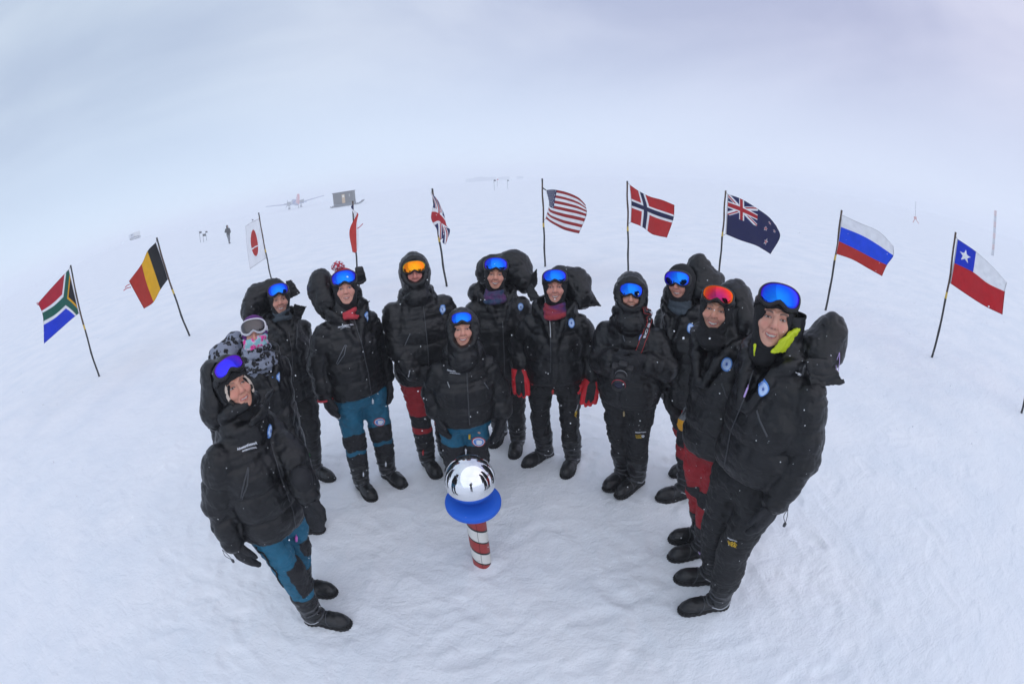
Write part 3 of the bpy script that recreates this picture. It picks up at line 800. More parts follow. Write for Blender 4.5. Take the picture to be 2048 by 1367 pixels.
    # ---- gloves
    def build_glove(s, i, kind='mitten', mat='glove', thumb='front', curl=.4, gs=1.16, res=.0055, mask=None, cuff=.052, cufflen=.09):
        sh, el, wr, tip = s.armj[i]; sg = (-1, 1)[i]
        fdir = (tip-wr).normalized(); front = Rz(s.tau) @ Vector((0, -1, 0)); side = Rz(s.tau) @ Vector((-sg, 0, 0))
        if thumb == 'front': t = front; inn = side
        elif thumb == 'in': t = side; inn = -front
        else: t = Vector((0, 0, 1)); inn = side
        t = (t-fdir*t.dot(fdir)).normalized(); n = fdir.cross(t)
        if n.dot(inn) < 0: n = -n      # n points to the palm side
        P = lambda a, b, c: wr+(fdir*a+t*b+n*c)*gs
        f = Fld([wr[k]-.30 for k in range(3)], [wr[k]+.30 for k in range(3)], res)
        f.cap(P(-cufflen, 0, 0), P(.0, 0, 0), cuff*1.12, cuff*.86, .0)
        for q in (-.030, -.010, .010, .030): f.cap(P(.0, q*.8, 0), P(.088, q, .002), .026*gs, .023*gs, .016)
        lens_ = (.062, .078, .084, .074)
        fr = (.0150 if kind == 'glove' else .0195)*gs; lens_ = [q_*gs for q_ in lens_]; kk = .004 if kind == 'glove' else .016
        for j, q in enumerate((-.036, -.0125, .0125, .036)):
            q2 = q*(1.0 if kind == 'glove' else .86); Ln = lens_[j]
            a0 = P(.085, q2, .002); a1 = P(.085+Ln/gs*.55*cos(curl*.5), q2*1.06, .002+Ln/gs*.55*sin(curl*.6)); a2 = a1+(fdir*cos(curl*1.3)+n*sin(curl*1.3))*Ln*.5
            f.cap(a0, a1, fr*1.05, fr, kk); f.cap(a1, a2, fr, fr*.86, kk)
        b0 = P(.022, .026, .006); b1 = P(.062, .062, .012); b2 = P(.100, .070, .022+.01*curl)
        f.cap(b0, b1, .024*gs, .0185*gs, .008); f.cap(b1, b2, .0185*gs, .0155*gs, .006)
        V, Q = f.mesh(1); V = crumple(V, Q, .005, (30, 30, 30), s.seed+i)
        mk = np.full(len(V), -1.0)
        if mask == 'palm':
            D = V-np.array(wr); a = D @ np.array(fdir); b = D @ np.array(t); c_ = D @ np.array(n)
            mk = np.minimum(np.minimum(a-.035, .016+.0*a+np.clip(a-.035, 0, .05)*.35-np.abs(b+.004)), .004-c_)
            mk = np.maximum(mk, -1)
        o = s.reg('glove' if kind == 'glove' else 'mitten', V, Q, M[mat], None, {'mask': mk})
        s.bvh['glove%d' % i] = BVHTree.FromPolygons([tuple(v) for v in s.warp(V)], [tuple(int(t_) for t_ in q) for q in Q])
        # wrist cinch
        mb = MB(); pts = [P(-.012, 0, 0)+(t*cos(a)+n*sin(a))*(cuff*.86) for a in [2*pi*k/18 for k in range(19)]]
        mb.tube(pts, .0035, 6); s.regmb('wrist_strap', mb, M['strap'], o)
        s.gl = getattr(s, 'gl', {}); s.gl[i] = o
        return o
    # ---- headwear
    def build_hat(s, mat='hat', op=(.058, .076), oc=-.030, chin=True, thick=.010, res=.005, name='balaclava', ymin=None):
        R = s.fh; hc = s.hc; k = s.hs
        f = Fld((hc.x-.16, hc.y-.17, hc.z-.20), (hc.x+.16, hc.y+.17, hc.z+.17), res); t = thick
        f.ell((0, .012*k, .022*k), (.080*k+t, .096*k+t, .086*k+t), .0, R)
        f.ell((0, -.018*k, -.035*k), (.067*k+t, .070*k+t, .080*k+t), .03, R)
        if chin:
            f.ell((0, -.03*k, -.09*k), (.046*k+t, .048*k+t, .030*k+t), .03, R)
            f.cap((0, .01, -.06), (0, .02, -.15), .062, .07, .03, R)
        f.ell((0, -.13*k, oc*k), (op[0]*k*1.10, .115*k, op[1]*k*1.05), .006, R, 'sub')
        if not chin: f.plane(s.hw((0, 0, -.045)), s.Rh @ Vector((0, 0, -1)), 'int', .01)
        V, Q = f.mesh(1); V = crumple(V, Q, .004, (26, 26, 30), s.seed)
        return s.reg(name, V, Q, M[mat])
    def build_goggles(s, lensm='lens_blue', frame='frame_black', gz=.072, tilt=-14, a=.083, b=.044, y0=-.122, strap=True, rollz=0, strapmat='strap', xo=0.0, yaw=0):
        n = 56; k = s.hs; gz -= .020
        Rg = Ry(radians(rollz)) @ Rz(radians(yaw)) @ Rx(radians(tilt)); c0 = Vector((xo, 0, gz))
        def pt(x, z, dy=0):
            y = y0+x*x/(2*.098)+z*z/(2*.11)+dy
            return s.hw(c0+Rg @ Vector((x, y, z)))
        def outl(th, sc_=1.0, dy=0):
            cx, cz = cos(th), sin(th); x = a*math.copysign(abs(cx)**(2/2.7), cx)*sc_; z = b*math.copysign(abs(cz)**(2/2.7), cz)*sc_
            if z < 0: z += .022*math.exp(-(x/.026)**2)*min(1, sc_)*(-z/b)
            return pt(x, z, dy)
        T = [2*pi*i/n for i in range(n)]
        fr = MB(); ring = [outl(t, 1.03, .007) for t in T]; fr.tube(ring+[ring[0], ring[1]], .0060, 8, 1, False)
        ring = [outl(t, 1.02, .024) for t in T]; fr.tube(ring+[ring[0], ring[1]], .0100, 8, 1, False)
        # closed back of the frame
        V = []; F = []
        for lv, (sc_, dy) in enumerate(((.98, .006), (1.0, .034))):
            for t in T: V.append(outl(t, sc_, dy))
        for i in range(n): F.append((i, (i+1) % n, n+(i+1) % n, n+i))
        F.append(tuple(range(n-1, -1, -1))); F.append(tuple(n+i for i in range(n)))
        g = s.regmb('goggles', fr, M[frame])
        mb = MB().add(V, F); s.regmb('goggle_foam', mb, M['strap'], g)
        V = []; F = []; rings = 9
        for q in range(rings):
            for t in T: V.append(outl(t, max(.02, q/(rings-1)), -.002))
        for q in range(rings-1):
            for i in range(n): F.append((q*n+i, q*n+(i+1) % n, (q+1)*n+(i+1) % n, (q+1)*n+i))
        m0 = len(V)
        for t in T: V.append(outl(t, 1.0, .006))
        for i in range(n): F.append(((rings-1)*n+i, (rings-1)*n+(i+1) % n, m0+(i+1) % n, m0+i))
        F.append(tuple(range(n-1, -1, -1)))
        F = [t[::-1] for t in F]
        s.regmb('lens', MB().add(V, F), M[lensm], g)
        if strap:
            V = []; F = []; m = 40
            for i in range(m+1):
                th = radians(52+(360-104)*i/m); ex = .091*sin(th); ey = -.109*cos(th)+.012
                for (dr, dz) in ((0, -.017), (.004, -.017), (.004, .017), (0, .017)):
                    sc_ = 1+dr/.1; V.append(s.hw(Vector((xo*.5, 0, gz-.012))+Rg @ Vector((ex*sc_, ey*sc_, dz))))
            for i in range(m):
                for j in range(4): F.append((i*4+j, i*4+(j+1) % 4, (i+1)*4+(j+1) % 4, (i+1)*4+j))
            F.append((3, 2, 1, 0)); F.append((m*4, m*4+1, m*4+2, m*4+3))
            s.regmb('strap', MB().add(V, F), M[strapmat], g)
        s.gog = g
        return g
    def build_gaiter(s, mat, z0=-.085, z1=-.16, r0=.058, r1=.075, rolls=3, cover=0.0, name='neck_gaiter', y0=0.0):
        f = Fld((s.hc.x-.2, s.hc.y-.22, s.hc.z-.30), (s.hc.x+.2, s.hc.y+.2, s.hc.z+.1), .006); R = s.fh
        for i in range(rolls):
            t = i/max(1, rolls-1); z = z0+(z1-z0)*t; r = r0+(r1-r0)*t
            A = [2*pi*j/16 for j in range(17)]
            P = [Vector((r*sin(a_), -(r+.004)*cos(a_)+y0-.006+.01*t, z+.008*sin(a_*2+i*2)-.012*cos(a_))) for a_ in A]
            for a_, b_ in zip(P, P[1:]): f.cap(a_, b_, .019, .019, .010, R)
        f.cap((0, .0, z0), (0, .01, z1), r0*.9, r1*.9, .01, R)
        V, Q = f.mesh(1); V = crumple(V, Q, .008, (22, 22, 30), s.seed)
        return s.reg(name, V, Q, M[mat])
    def lining(s, mat, z=-.02, op=(.058, .074), r=.008):
        for sg in (-1, 1):
            f = Fld([s.hc[k]-.2 for k in range(3)], [s.hc[k]+.2 for k in range(3)], .004)
            P = [Vector((sg*op[0]*1.12*sin(a), -.064-.014*cos(a)**2*1.5, z-.01+op[1]*cos(a))) for a in [pi*(.20+.44*i/10) for i in range(11)]]
            for a, b in zip(P, P[1:]): f.cap(a, b, r, r, .006, s.fh)
            V, Q = f.mesh(1); V = crumple(V, Q, .003, (40, 40, 40)); s.reg('hat_lining', V, Q, M[mat], s.parts.get('balaclava'))
    # ---- things sewn or printed on: found by looking along the photo ray onto the surface
    def cast(s, part, u, v):
        d = s.Ri @ ray(u, v); o = s.cam; h = s.bvh[part].ray_cast(o, d)
        if h[0] is None:
            p = s.px(u, v, .15); h = s.bvh[part].find_nearest(p)
        return h[0], h[1]
    def line(s, part, pxs, name, mat, r=.003, parent=None, off=.002, n=6, flat=1.0):
        pts = []
        for (a, b) in zip(pxs, pxs[1:]):
            for i in range(n):
                t = i/n; pts.append((a[0]+(b[0]-a[0])*t, a[1]+(b[1]-a[1])*t))
        pts.append(pxs[-1]); P = []
        for p in pts:
            q, nn = s.cast(part, *p); P.append(q+nn*off)
        mb = MB().tube(P, r, 6)
        return mesh_obj(name, mb.V, mb.F, M[mat], parent or s.parts.get(part, s.root))
    def decal(s, part, V2, F, a, b, size, name, mat, parent=None, off=.003, anchor=.0):
        """flat artwork (unit coordinates, x right y up) laid on the surface from photo point a towards b"""
        p, nn = s.cast(part, *a); q, _ = s.cast(part, *b)
        X = (q-p); X = (X-nn*X.dot(nn)).normalized(); Y = nn.cross(X)
        out = []
        for (x, y) in V2:
            w_ = p+X*x*size+Y*y*size; h = s.bvh[part].ray_cast(w_+nn*.06, -nn, .12)
            out.append((h[0] if h[0] is not None else w_)+nn*off)
        return mesh_obj(name, out, F, mat if not isinstance(mat, str) else M[mat], parent or s.parts.get(part, s.root), False)
    def badge(s, u, v, part='parka', size=.030, up_=(8, 0)):
        """sewn round patch: blue rim, pale field, dark star"""
        b = None
        for (r0, m, off, nm) in ((1.0, 'badge_blue', .005, 'badge'), (.80, 'badge_pale', .0068, 'badge_field'), (.30, 'badge_dark', .0086, 'badge_star')):
            n = 28 if r0 > .5 else 12; P = [(0, 0)]; F = [(0, i+1, (i+1) % n+1) for i in range(n)]
            for q in range(1, 5):
                P += [(q/4*r0*cos(2*pi*i/n)*(.9 if r0 > .5 else (1 if i % 2 else .45)), q/4*r0*sin(2*pi*i/n)*(1.15 if r0 > .5 else (1.5 if i % 2 else .6))) for i in range(n)]
                if q > 1: F += [((q-2)*n+1+i, (q-1)*n+1+i, (q-1)*n+1+(i+1) % n, (q-2)*n+1+(i+1) % n) for i in range(n)]
            o = s.decal(part, P, F, (u, v), (u+up_[0], v+up_[1]), size, nm, m, b or s.parts.get(part), off)
            b = b or o
    def text(s, part, txt, a, b, size, mat='white', name='lettering', bold=True, parent=None, sy=1.0):
        V2, F = text_mesh(txt)
        xs = [v[0] for v in V2]; wd = max(xs)
        V2 = [(x/wd, y/wd*sy) for x, y in V2]
        return s.decal(part, V2, F, a, b, size, name, mat, parent, .0045)
    def pull(s, part, u, v, mat, ln=.045, r=.006, down=(0, 10), name='zip_pull', off=.012):
        p, nn = s.cast(part, u, v); q, _ = s.cast(part, u+down[0], v+down[1]); d = (q-p).normalized()
        mb = MB(); c = p+nn*off; mb.tube([c-d*ln*.5, c-d*ln*.42, c+d*ln*.42, c+d*ln*.5], [r*.5, r, r, r*.5], 8)
        mb.tube([c-d*ln*.5-d*.012+nn*-.006, c-d*ln*.48], .0022, 5)
        return mesh_obj(name, mb.V, mb.F, M[mat], s.parts.get(part, s.root))
_tc = {}
def text_mesh(txt, bold=True):
    if txt in _tc: return _tc[txt]
    cu = bpy.data.curves.new('t', 'FONT'); cu.body = txt; cu.size = 1; cu.offset = .025 if bold else 0; cu.resolution_u = 3
    o = bpy.data.objects.new('t', cu); C.objects.link(o)
    dg = bpy.context.evaluated_depsgraph_get(); me = bpy.data.meshes.new_from_object(o.evaluated_get(dg))
    V = [(v.co.x, v.co.y) for v in me.vertices]; F = [tuple(p.vertices) for p in me.polygons]
    bpy.data.objects.remove(o); bpy.data.curves.remove(cu); bpy.data.meshes.remove(me)
    _tc[txt] = (V, F); return V, F

def top_above(s, u, v): return s.up((u, v, .1)).z
def zof(s, y, u=None):
    """body height seen at photo row y (legs)"""
    return s.px(u, y, .1).z

PEOPLE = {}
def dress(key, label, feet, head, hem, arms, turn=0, fwd=.03, w=1.0, hs=1.0, skin=(0.59, 0.301, 0.211), smile=.5, stub=0, female=False,
          blue=False, look=.92, hyaw=0, hpitch=0, htilt=0, collar='open', chin=0, hood='down', lumps=(), fins=(), hood_kw={}, pants='pants_black', pmask=None,
          hat={}, gog={}, gaiter=None, gloves=({}, {}), brow=(.12, .08, .06), bootkw={}, gap=34, knee=.03, shift=0):
    p = Person(label, feet, head, hem, turn, fwd, w, hs, shift=shift)
    p.headframe(hyaw, hpitch, htilt, look); p.joints(arms, knee)
    p.build_body(skin, smile, stub, brow, blue, female)
    p.build_parka(collar, chin=chin, gap=gap)
    if hood == 'up': p.build_hood_up(**hood_kw)
    if lumps: p.build_hood_down(lumps, fins)
    p.build_trousers(pants, (lambda V: pmask(p, V)) if pmask else None)
    p.build_boots(**bootkw)
    if hat is not None: p.build_hat(**hat)
    if gog is not None: p.build_goggles(**gog)
    if gaiter: p.build_gaiter(**gaiter)
    for i in (0, 1):
        if gloves[i] is not None: p.build_glove(i, **gloves[i])
    PEOPLE[key] = p
    return p
def knee_panels(z_hi, z_lo, sliver=None, slope=.25):
    """lower legs in black cordura, with an angled sliver of the trouser colour"""
    def f(p, V):
        x, z = V[:, 0], V[:, 2]
        zz = z+slope*np.abs(x-np.where(x < 0, p.legj[0][1].x, p.legj[1][1].x))
        m = z_hi-zz
        if sliver: return np.maximum(np.maximum(np.minimum(m, zz-sliver[1]), sliver[0]-zz), -1)
        if sliver:
            m = np.where(m > 0, np.maximum(np.minimum(m, zz-sliver[0]), np.minimum(sliver[1]-zz, m)), m)
        return np.maximum(m, -1)
    return f
def zh(feet_uv, u, v): 
    a = gnd(*feet_uv); return at_r(u, v, hypot(a.x, a.y)-.1).z

# front left: woman in teal trousers
A = dress('A', 'woman at front left in teal trousers, violet goggles over a leopard-lined cap, chin in collar',
  [((612, 1238), (702, 1250)), ((600, 1178), (664, 1186))], (466, 768), (522, 1080),
  [[(415, 985, .0), (462, 1080, .08), (520, 1155, .14)], [(590, 920, .12), (614, 985, .22), (645, 1060, .22)]],
  turn=34, w=1.06, shift=-.045, skin=(0.59, 0.284, 0.195), smile=.35, female=True, collar='closed', chin=.055, htilt=-12, hyaw=14, hpitch=2,
  lumps=[(430, 765, -.05, .085, .11, .13), (428, 815, -.02, .085, .10, .11), (452, 735, -.12, .085, .08, .085)],
  fins=[[(520, 800, .18), (545, 775, .10), (530, 830, .12), (500, 845, .16)]],
  pants='pants_teal', pmask=lambda p, V: np.maximum(.315-V[:, 2]-.15*(V[:, 0]-p.legj[0][1].x), np.minimum(np.minimum(.60-V[:, 2], V[:, 2]-.34), (V-np.array(p.legj[0][1])) @ np.array(p.footf[0][2])-.035)),
  hat=dict(op=(.055, .068), oc=-.038), gog=dict(lensm='lens_violet', gz=.074, tilt=-22, a=.074, b=.036), gloves=({'kind': 'mitten'}, {'kind': 'mitten'}))
A.lining('leopard_tan')
A.text('parka', 'AdventureNetwork', (474, 897), (505, 886), .105, sy=1.25)
A.text('parka', 'INTERNATIONAL', (484, 900), (508, 893), .075, name='lettering')
A.badge(538, 858)
A.line('parka', [(495, 930), (487, 960), (480, 992)], 'pocket_zip', 'zip', .0035)
A.line('parka', [(496, 930), (493, 965), (482, 995)], 'pocket_zip', 'zip', .0035)
A.line('parka', [(540, 880), (560, 950), (585, 1020), (590, 1052)], 'front_zip', 'zip', .0025)
A.line('parka', [(520, 838), (517, 815), (508, 806)], 'collar_zip', 'silver', .002)
A.pull('trousers', 591, 1071, 'pink', .045, .009)
A.line('trousers', [(511, 1090), (540, 1150), (552, 1185)], 'thigh_seam', 'pants_black', .006)

# second on the left: woman in the leopard scarf
B = dress('B', 'woman in white-framed goggles, purple hat and big grey leopard scarf over a flowered mask',
  [((590, 1048), (612, 1056)), ((598, 1040), (642, 1062))], (509, 664), (560, 985),
  [[(418, 800, .0), (440, 880, .0), (450, 920, 0)], [(575, 870, .12), (590, 930, .18), (600, 985, .18)]],
  turn=26, fwd=.0, w=.98, skin=(0.57, 0.284, 0.211), smile=.2, female=True, collar='open', gap=50, hyaw=-4, htilt=4,
  hat=dict(mat='purple', op=(.060, .050), oc=.0, chin=False, thick=.013, name='knit_hat'),
  gog=dict(lensm='lens_dark', frame='frame_white', gz=.050, tilt=-10, a=.080, b=.043, y0=-.125, strapmat='frame_white'),
  gaiter=dict(mat='floral', z0=-.028, z1=-.085, r0=.070, r1=.068, rolls=3, name='face_mask', y0=-.018),
  lumps=[(443, 705, -.04, .12, .10, .08), (470, 685, -.10, .10, .09, .09)])
B.parts['hood'].data.materials[0] = M['leopard']
B.build_gaiter('leopard', -.095, -.205, .092, .120, 4, name='scarf')
B.badge(557, 751, size=.028)
B.pull('trousers', 601, 1014, 'yellow', .045, .009)

# behind them: man with the loose hood
B2 = dress('B2', 'smiling man behind the leopard scarf woman, blue goggles, grey gaiter and bulging loose hood',
  [((600, 942), (640, 952)), ((622, 942), (668, 962))], (559, 596), (600, 800),
  [[(520, 740, -.05), (530, 800, -.05), (535, 840, -.05)], [(606, 735, .0), (618, 788, .06), (632, 822, .08)]],
  turn=16, w=1.0, hs=1.0, skin=(0.54, 0.275, 0.195), smile=.9, stub=.25, gap=40,
  lumps=[(518, 598, -.14, .13, .12, .15), (545, 575, -.16, .12, .10, .10), (500, 618, -.06, .09, .10, .12)],
  fins=[[(572, 560, -.05), (582, 557, -.10), (600, 583, -.10), (578, 596, -.05)], [(588, 606, .06), (612, 610, .02), (600, 635, .06), (585, 640, .10)]],
  gog=dict(lensm='lens_blue', gz=.072, a=.078, b=.044), gaiter=dict(mat='greygaiter', z0=-.095, z1=-.14, r0=.055, r1=.066, rolls=2, y0=-.012))
B2.pull('boot1', 619, 909, 'green', .04, .009)
B2.line('parka', [(577, 660), (583, 700), (586, 760)], 'front_zip', 'zip', .003)

# boy in the red hat
Cc = dress('C', 'young man in a red bobble hat, blue goggles and teal trousers, hood beside his head',
  [((722, 968), (746, 1000)), ((772, 948), (806, 973))], (690, 573), (705, 797),
  [[(622, 725, .02), (648, 785, .08), (674, 858, .14)], [(757, 700, -.12), (772, 752, -.06), (782, 802, -.02)]],
  turn=20, w=1.06, shift=-.03, skin=(0.65, 0.327, 0.242), smile=.3, gap=36, brow=(.30, .18, .12), blue=True,
  lumps=[(642, 575, -.12, .115, .12, .16), (655, 600, -.06, .10, .10, .14), (690, 590, -.16, .14, .08, .10)],
  fins=[[(712, 532, -.04), (722, 530, -.06), (732, 558, -.06), (712, 566, -.03)], [(718, 590, .08), (738, 600, .02), (722, 632, .08), (712, 625, .1)]],
  pants='pants_teal', pmask=knee_panels(.63, 0, (.44, .475), .35),
  hat=dict(op=(.056, .072), oc=-.036), gog=dict(lensm='lens_blue', gz=.068, a=.083, b=.047),
  gaiter=dict(mat='redfleece', z0=-.158, z1=-.195, r0=.052, r1=.066, rolls=2), gloves=({'kind': 'mitten', 'thumb': 'front'}, {'kind': 'mitten'}))
# knitted beanie over the balaclava, with pompom
f = Fld([Cc.hc[i]-.2 for i in range(3)], [Cc.hc[i]+.22 for i in range(3)], .005)
f.ell((0, .014, .040), (.095, .115, .102), 0, Cc.fh); f.plane(Cc.hw((0, 0, .045)), Cc.Rh @ Vector((0, -.35, -1)), 'int', .012)
V, Q = f.mesh(1); hatc = Cc.reg('bobble_hat', V, Q, M['redhat'])
f = Fld([Cc.hc[i]-.2 for i in range(3)], [Cc.hc[i]+.26 for i in range(3)], .005)
f.ell((-.03, .01, .158), (.045, .045, .034), 0, Cc.fh); V, Q = f.mesh(0)
V = V+vnormals(V, Q)*(.012*vnoise(V, (90, 90, 90)))[:, None]
bob = Cc.reg('bobble', V, Q, two_tone('mixed yarn', (.42, .01, .03), (.7, .7, .75), 70, (1, 1, 1), .48, .52, (.05, .04, .2)), hatc)
Cc.text('parka', 'AdventureNetwork', (676, 653), (697, 648), .10, sy=1.25)
Cc.text('parka', 'INTERNATIONAL', (681, 656), (697, 652), .07)
Cc.badge(731, 631)
Cc.line('parka', [(690, 686), (681, 705), (672, 724)], 'pocket_zip', 'grey', .0028)
Cc.line('parka', [(692, 687), (688, 706), (674, 726)], 'pocket_zip', 'grey', .0028)
Cc.line('parka', [(706, 630), (722, 680), (735, 740), (742, 785)], 'front_zip', 'zip', .003)
Cc.pull('trousers', 743, 799, 'white', .04, .007); Cc.pull('boot1', 771, 925, 'white', .045, .007); Cc.pull('boot0', 725, 945, 'white', .045, .006)
def emblem(p, part, u, v, size=.042):
    b = None
    for r0, m, off in ((1, 'redmark', .005), (.86, 'white', .007), (.74, 'badge_blue', .009)):
        n = 28; P = [(0, 0)]+[(r0*1.15*cos(2*pi*i/n), r0*.9*sin(2*pi*i/n)) for i in range(n)]
        o = p.decal(part, P, [(0, i+1, (i+1) % n+1) for i in range(n)], (u, v), (u+8, v), size, 'emblem' if b is None else 'emblem_ring', m, b or p.parts[part], off); b = b or o
    blob = [(.62, .05), (.5, .32), (.25, .42), (.02, .38), (-.15, .44), (-.42, .30), (-.55, .42), (-.5, .12), (-.38, -.1), (-.3, -.38), (0, -.48), (.3, -.42), (.5, -.25)]
    p.decal(part, [(0, 0)]+blob, [(0, i+1, (i+1) % len(blob)+1) for i in range(len(blob))], (u, v), (u+8, v), size, 'emblem_shape', 'white', b, .011)
emblem(Cc, 'trousers', 759, 841)
Cc.line('glove0', [(665, 833), (676, 842), (686, 836)], 'reflective_band', 'silver', .0028, Cc.gl[0])
f = None

# man in red trousers, hood up
D = dress('D', 'older man with hood up, orange mirrored goggles, red trousers and black knees',
  [((852, 922), (876, 955)), ((890, 905), (908, 934))], (829, 543), (835, 768),
  [[(775, 690, .05), (828, 742, .20), (868, 762, .26)], [(905, 690, -.02), (905, 750, .0), (905, 790, .0)]],
  turn=8, w=1.14, skin=(0.59, 0.232, 0.179), smile=.1, stub=.1, collar='closed', chin=.02, hood='up', hood_kw=dict(open_=(.068, .082), size=1.02, cz=.012),
  pants='pants_red', pmask=lambda p, V: np.maximum(np.minimum(.585-V[:, 2], V[:, 2]-.455), .40-V[:, 2])*1.0 if False else np.maximum(np.maximum(np.minimum(.59-V[:, 2], V[:, 2]-.46+.2*(V[:, 0]-p.legj[0][1].x)), .41-V[:, 2]), np.where(V[:, 0] > .03, 1, -1)),
  gog=dict(lensm='lens_orange', frame='frame_black', gz=.050, tilt=-8, a=.080, b=.042, strap=False, y0=-.122), hat=dict(op=(.055, .060), oc=-.03),
  gloves=({'kind': 'mitten', 'thumb': 'up'}, {'kind': 'mitten'}))
D.badge(883, 617); D.line('parka', [(820, 664), (815, 675), (809, 688)], 'pocket_zip', 'grey', .003)
D.pull('boot0', 847, 902, 'redtag', .05, .008); D.pull('boot1', 920, 885, 'orange', .05, .006) if False else None
D.line('parka', [(845, 600), (850, 640), (856, 700), (858, 760)], 'front_zip', 'zip', .003)
D.text('parka', 'Adventure', (818, 751), (822, 735), .055, name='cuff_lettering')

# short woman in the middle
E_ = dress('E', 'short smiling woman with hood up and teal trousers, directly behind the mirrored ball',
  [((918, 985), (912, 1012)), ((960, 985), (964, 1012))], (925, 655), (938, 850),
  [[(862, 745, -.12), (872, 822, .05), (886, 868, .10)], [(1008, 745, -.12), (1004, 828, .03), (995, 875, .08)]],
  turn=2, w=.98, hs=.96, skin=(0.65, 0.327, 0.234), smile=.7, female=True, collar='closed', chin=-.02, hood='up', hood_kw=dict(open_=(.064, .096), size=.93, cz=-.012),
  pants='pants_teal', pmask=lambda p, V: np.maximum(.56+.25*np.abs(V[:, 0])-V[:, 2], -1),
  gog=dict(lensm='lens_blue', gz=.068, tilt=-14, a=.066, b=.036, strap=False, y0=-.122), hat=dict(op=(.055, .070), oc=-.036),
  gloves=({'kind': 'mitten'}, {'kind': 'mitten'}), brow=(.35, .22, .16))
E_.text('parka', 'AdventureNetwork', (894, 737), (915, 740), .09, sy=1.25); E_.text('parka', 'INTERNATIONAL', (900, 743), (917, 745), .065)
E_.line('parka', [(932, 715), (934, 760), (937, 810), (939, 846)], 'front_zip', 'zip', .0035)
E_.line('parka', [(895, 760), (899, 772)], 'pocket_zip', 'silver', .0025); E_.line('parka', [(968, 762), (976, 774)], 'pocket_zip', 'grey', .0025)
E_.pull('trousers', 940, 868, 'yellow', .04, .008); emblem(E_, 'trousers', 957, 881)

# tall man behind
F_ = dress('F', 'tall laughing man with a blue violet neck gaiter, behind the short hooded woman',
  [((1003, 868), (990, 890)), ((1037, 888), (1030, 910))], (991, 546), (1015, 790),
  [[(938, 660, .0), (945, 740, .0), (950, 790, .0)], [(1062, 690, -.06), (1058, 760, -.06), (1055, 800, -.05)]],
  turn=6, w=1.12, skin=(0.65, 0.310, 0.211), smile=1.0, gap=42, htilt=6, blue=True,
  lumps=[(1025, 532, -.16, .17, .13, .15), (985, 540, -.20, .15, .10, .15), (1048, 560, -.10, .10, .10, .11), (955, 585, -.03, .08, .09, .09)],
  fins=[[(1052, 560, -.02), (1074, 535, -.04), (1074, 568, -.05), (1056, 590, 0)], [(958, 560, .02), (940, 575, .0), (945, 600, .02), (960, 600, .04)]],
  gog=dict(lensm='lens_blue', gz=.076, a=.086, b=.048), hat=dict(op=(.058, .078), oc=-.032),
  gaiter=dict(mat='gaiter_blue', z0=-.132, z1=-.20, r0=.060, r1=.086, rolls=4))
F_.badge(1041, 611, size=.026); F_.line('parka', [(1005, 640), (1008, 700), (1010, 770)], 'front_zip', 'zip', .003)

# woman with red gloves
G_ = dress('G', 'smiling woman in black wearing bright red gloves with black palms, loose hood to one side',
  [((1094, 912), (1058, 930)), ((1148, 920), (1132, 952))], (1110, 571), (1118, 768),
  [[(1030, 670, -.14), (1040, 730, .02), (1043, 800, .18)], [(1194, 690, -.05), (1186, 750, .02), (1172, 830, .20)]],
  turn=-4, w=1.06, hs=.98, skin=(0.61, 0.284, 0.211), smile=.8, female=True, gap=40,
  lumps=[(1150, 566, -.14, .135, .12, .14), (1120, 560, -.18, .12, .10, .13), (1162, 590, -.06, .10, .10, .10)],
  fins=[[(1165, 570, -.02), (1182, 578, -.06), (1202, 608, -.04), (1160, 612, .03)], [(1062, 565, .02), (1052, 580, .02), (1062, 600, .06), (1080, 592, .08)]],
  gog=dict(lensm='lens_blue', gz=.074, a=.080, b=.044), hat=dict(op=(.056, .074), oc=-.034),
  gaiter=dict(mat='gaiter_violet', z0=-.130, z1=-.195, r0=.058, r1=.080, rolls=4),
  gloves=(dict(kind='glove', mat='glove_red', thumb='in', curl=.15, gs=1.32, mask='palm'), dict(kind='glove', mat='glove_red', thumb='in', curl=.2, gs=1.32, mask='palm')))
G_.badge(1142, 643); G_.line('parka', [(1089, 592), (1097, 620), (1100, 650), (1101, 672)], 'front_zip', 'silver', .0035)
G_.line('parka', [(1101, 672), (1102, 710), (1101, 742)], 'front_zip', 'zip', .003)
G_.pull('trousers', 1106, 779, 'redtag', .05, .009)
G_.text('trousers', 'MOUNTAIN', (1151, 822), (1163, 820), .065); G_.text('trousers', 'HARD', (1152, 827), (1163, 825), .045, 'yellow', sy=1.1); G_.text('trousers', 'WEAR', (1153, 831), (1163, 829), .045, 'yellow', sy=1.1)
G_.line('trousers', [(1167, 860), (1171, 890)], 'gaiter_flap', 'zip', .008)

# woman with the camera
Hh = dress('H', 'person with hood up holding a black camera with a red-edged neck strap in both mittens',
  [((1250, 952), (1220, 975)), ((1276, 965), (1243, 990))], (1262, 588), (1268, 812),
  [[(1212, 690, .02), (1228, 718, .20), (1240, 725, .27)], [(1335, 700, .04), (1292, 722, .20), (1262, 728, .27)]],
  turn=-16, w=1.06, hs=.96, skin=(0.59, 0.310, 0.211), smile=.5, female=True, collar='closed', chin=.045, hood='up', hood_kw=dict(open_=(.066, .078), size=1.02, cz=.010),
  gog=dict(lensm='lens_blue', gz=.045, tilt=-8, a=.076, b=.044, strap=False, y0=-.120, rollz=6), hat=dict(op=(.055, .06), oc=-.03),
  gloves=(dict(kind='mitten', thumb='up', curl=.9), dict(kind='mitten', thumb='up', curl=.9)))
Hh.badge(1284, 675, size=.026); Hh.line('parka', [(1244, 630), (1243, 655), (1250, 680)], 'front_zip', 'grey', .003)
Hh.pull('trousers', 1247, 822, 'tan', .04, .007)
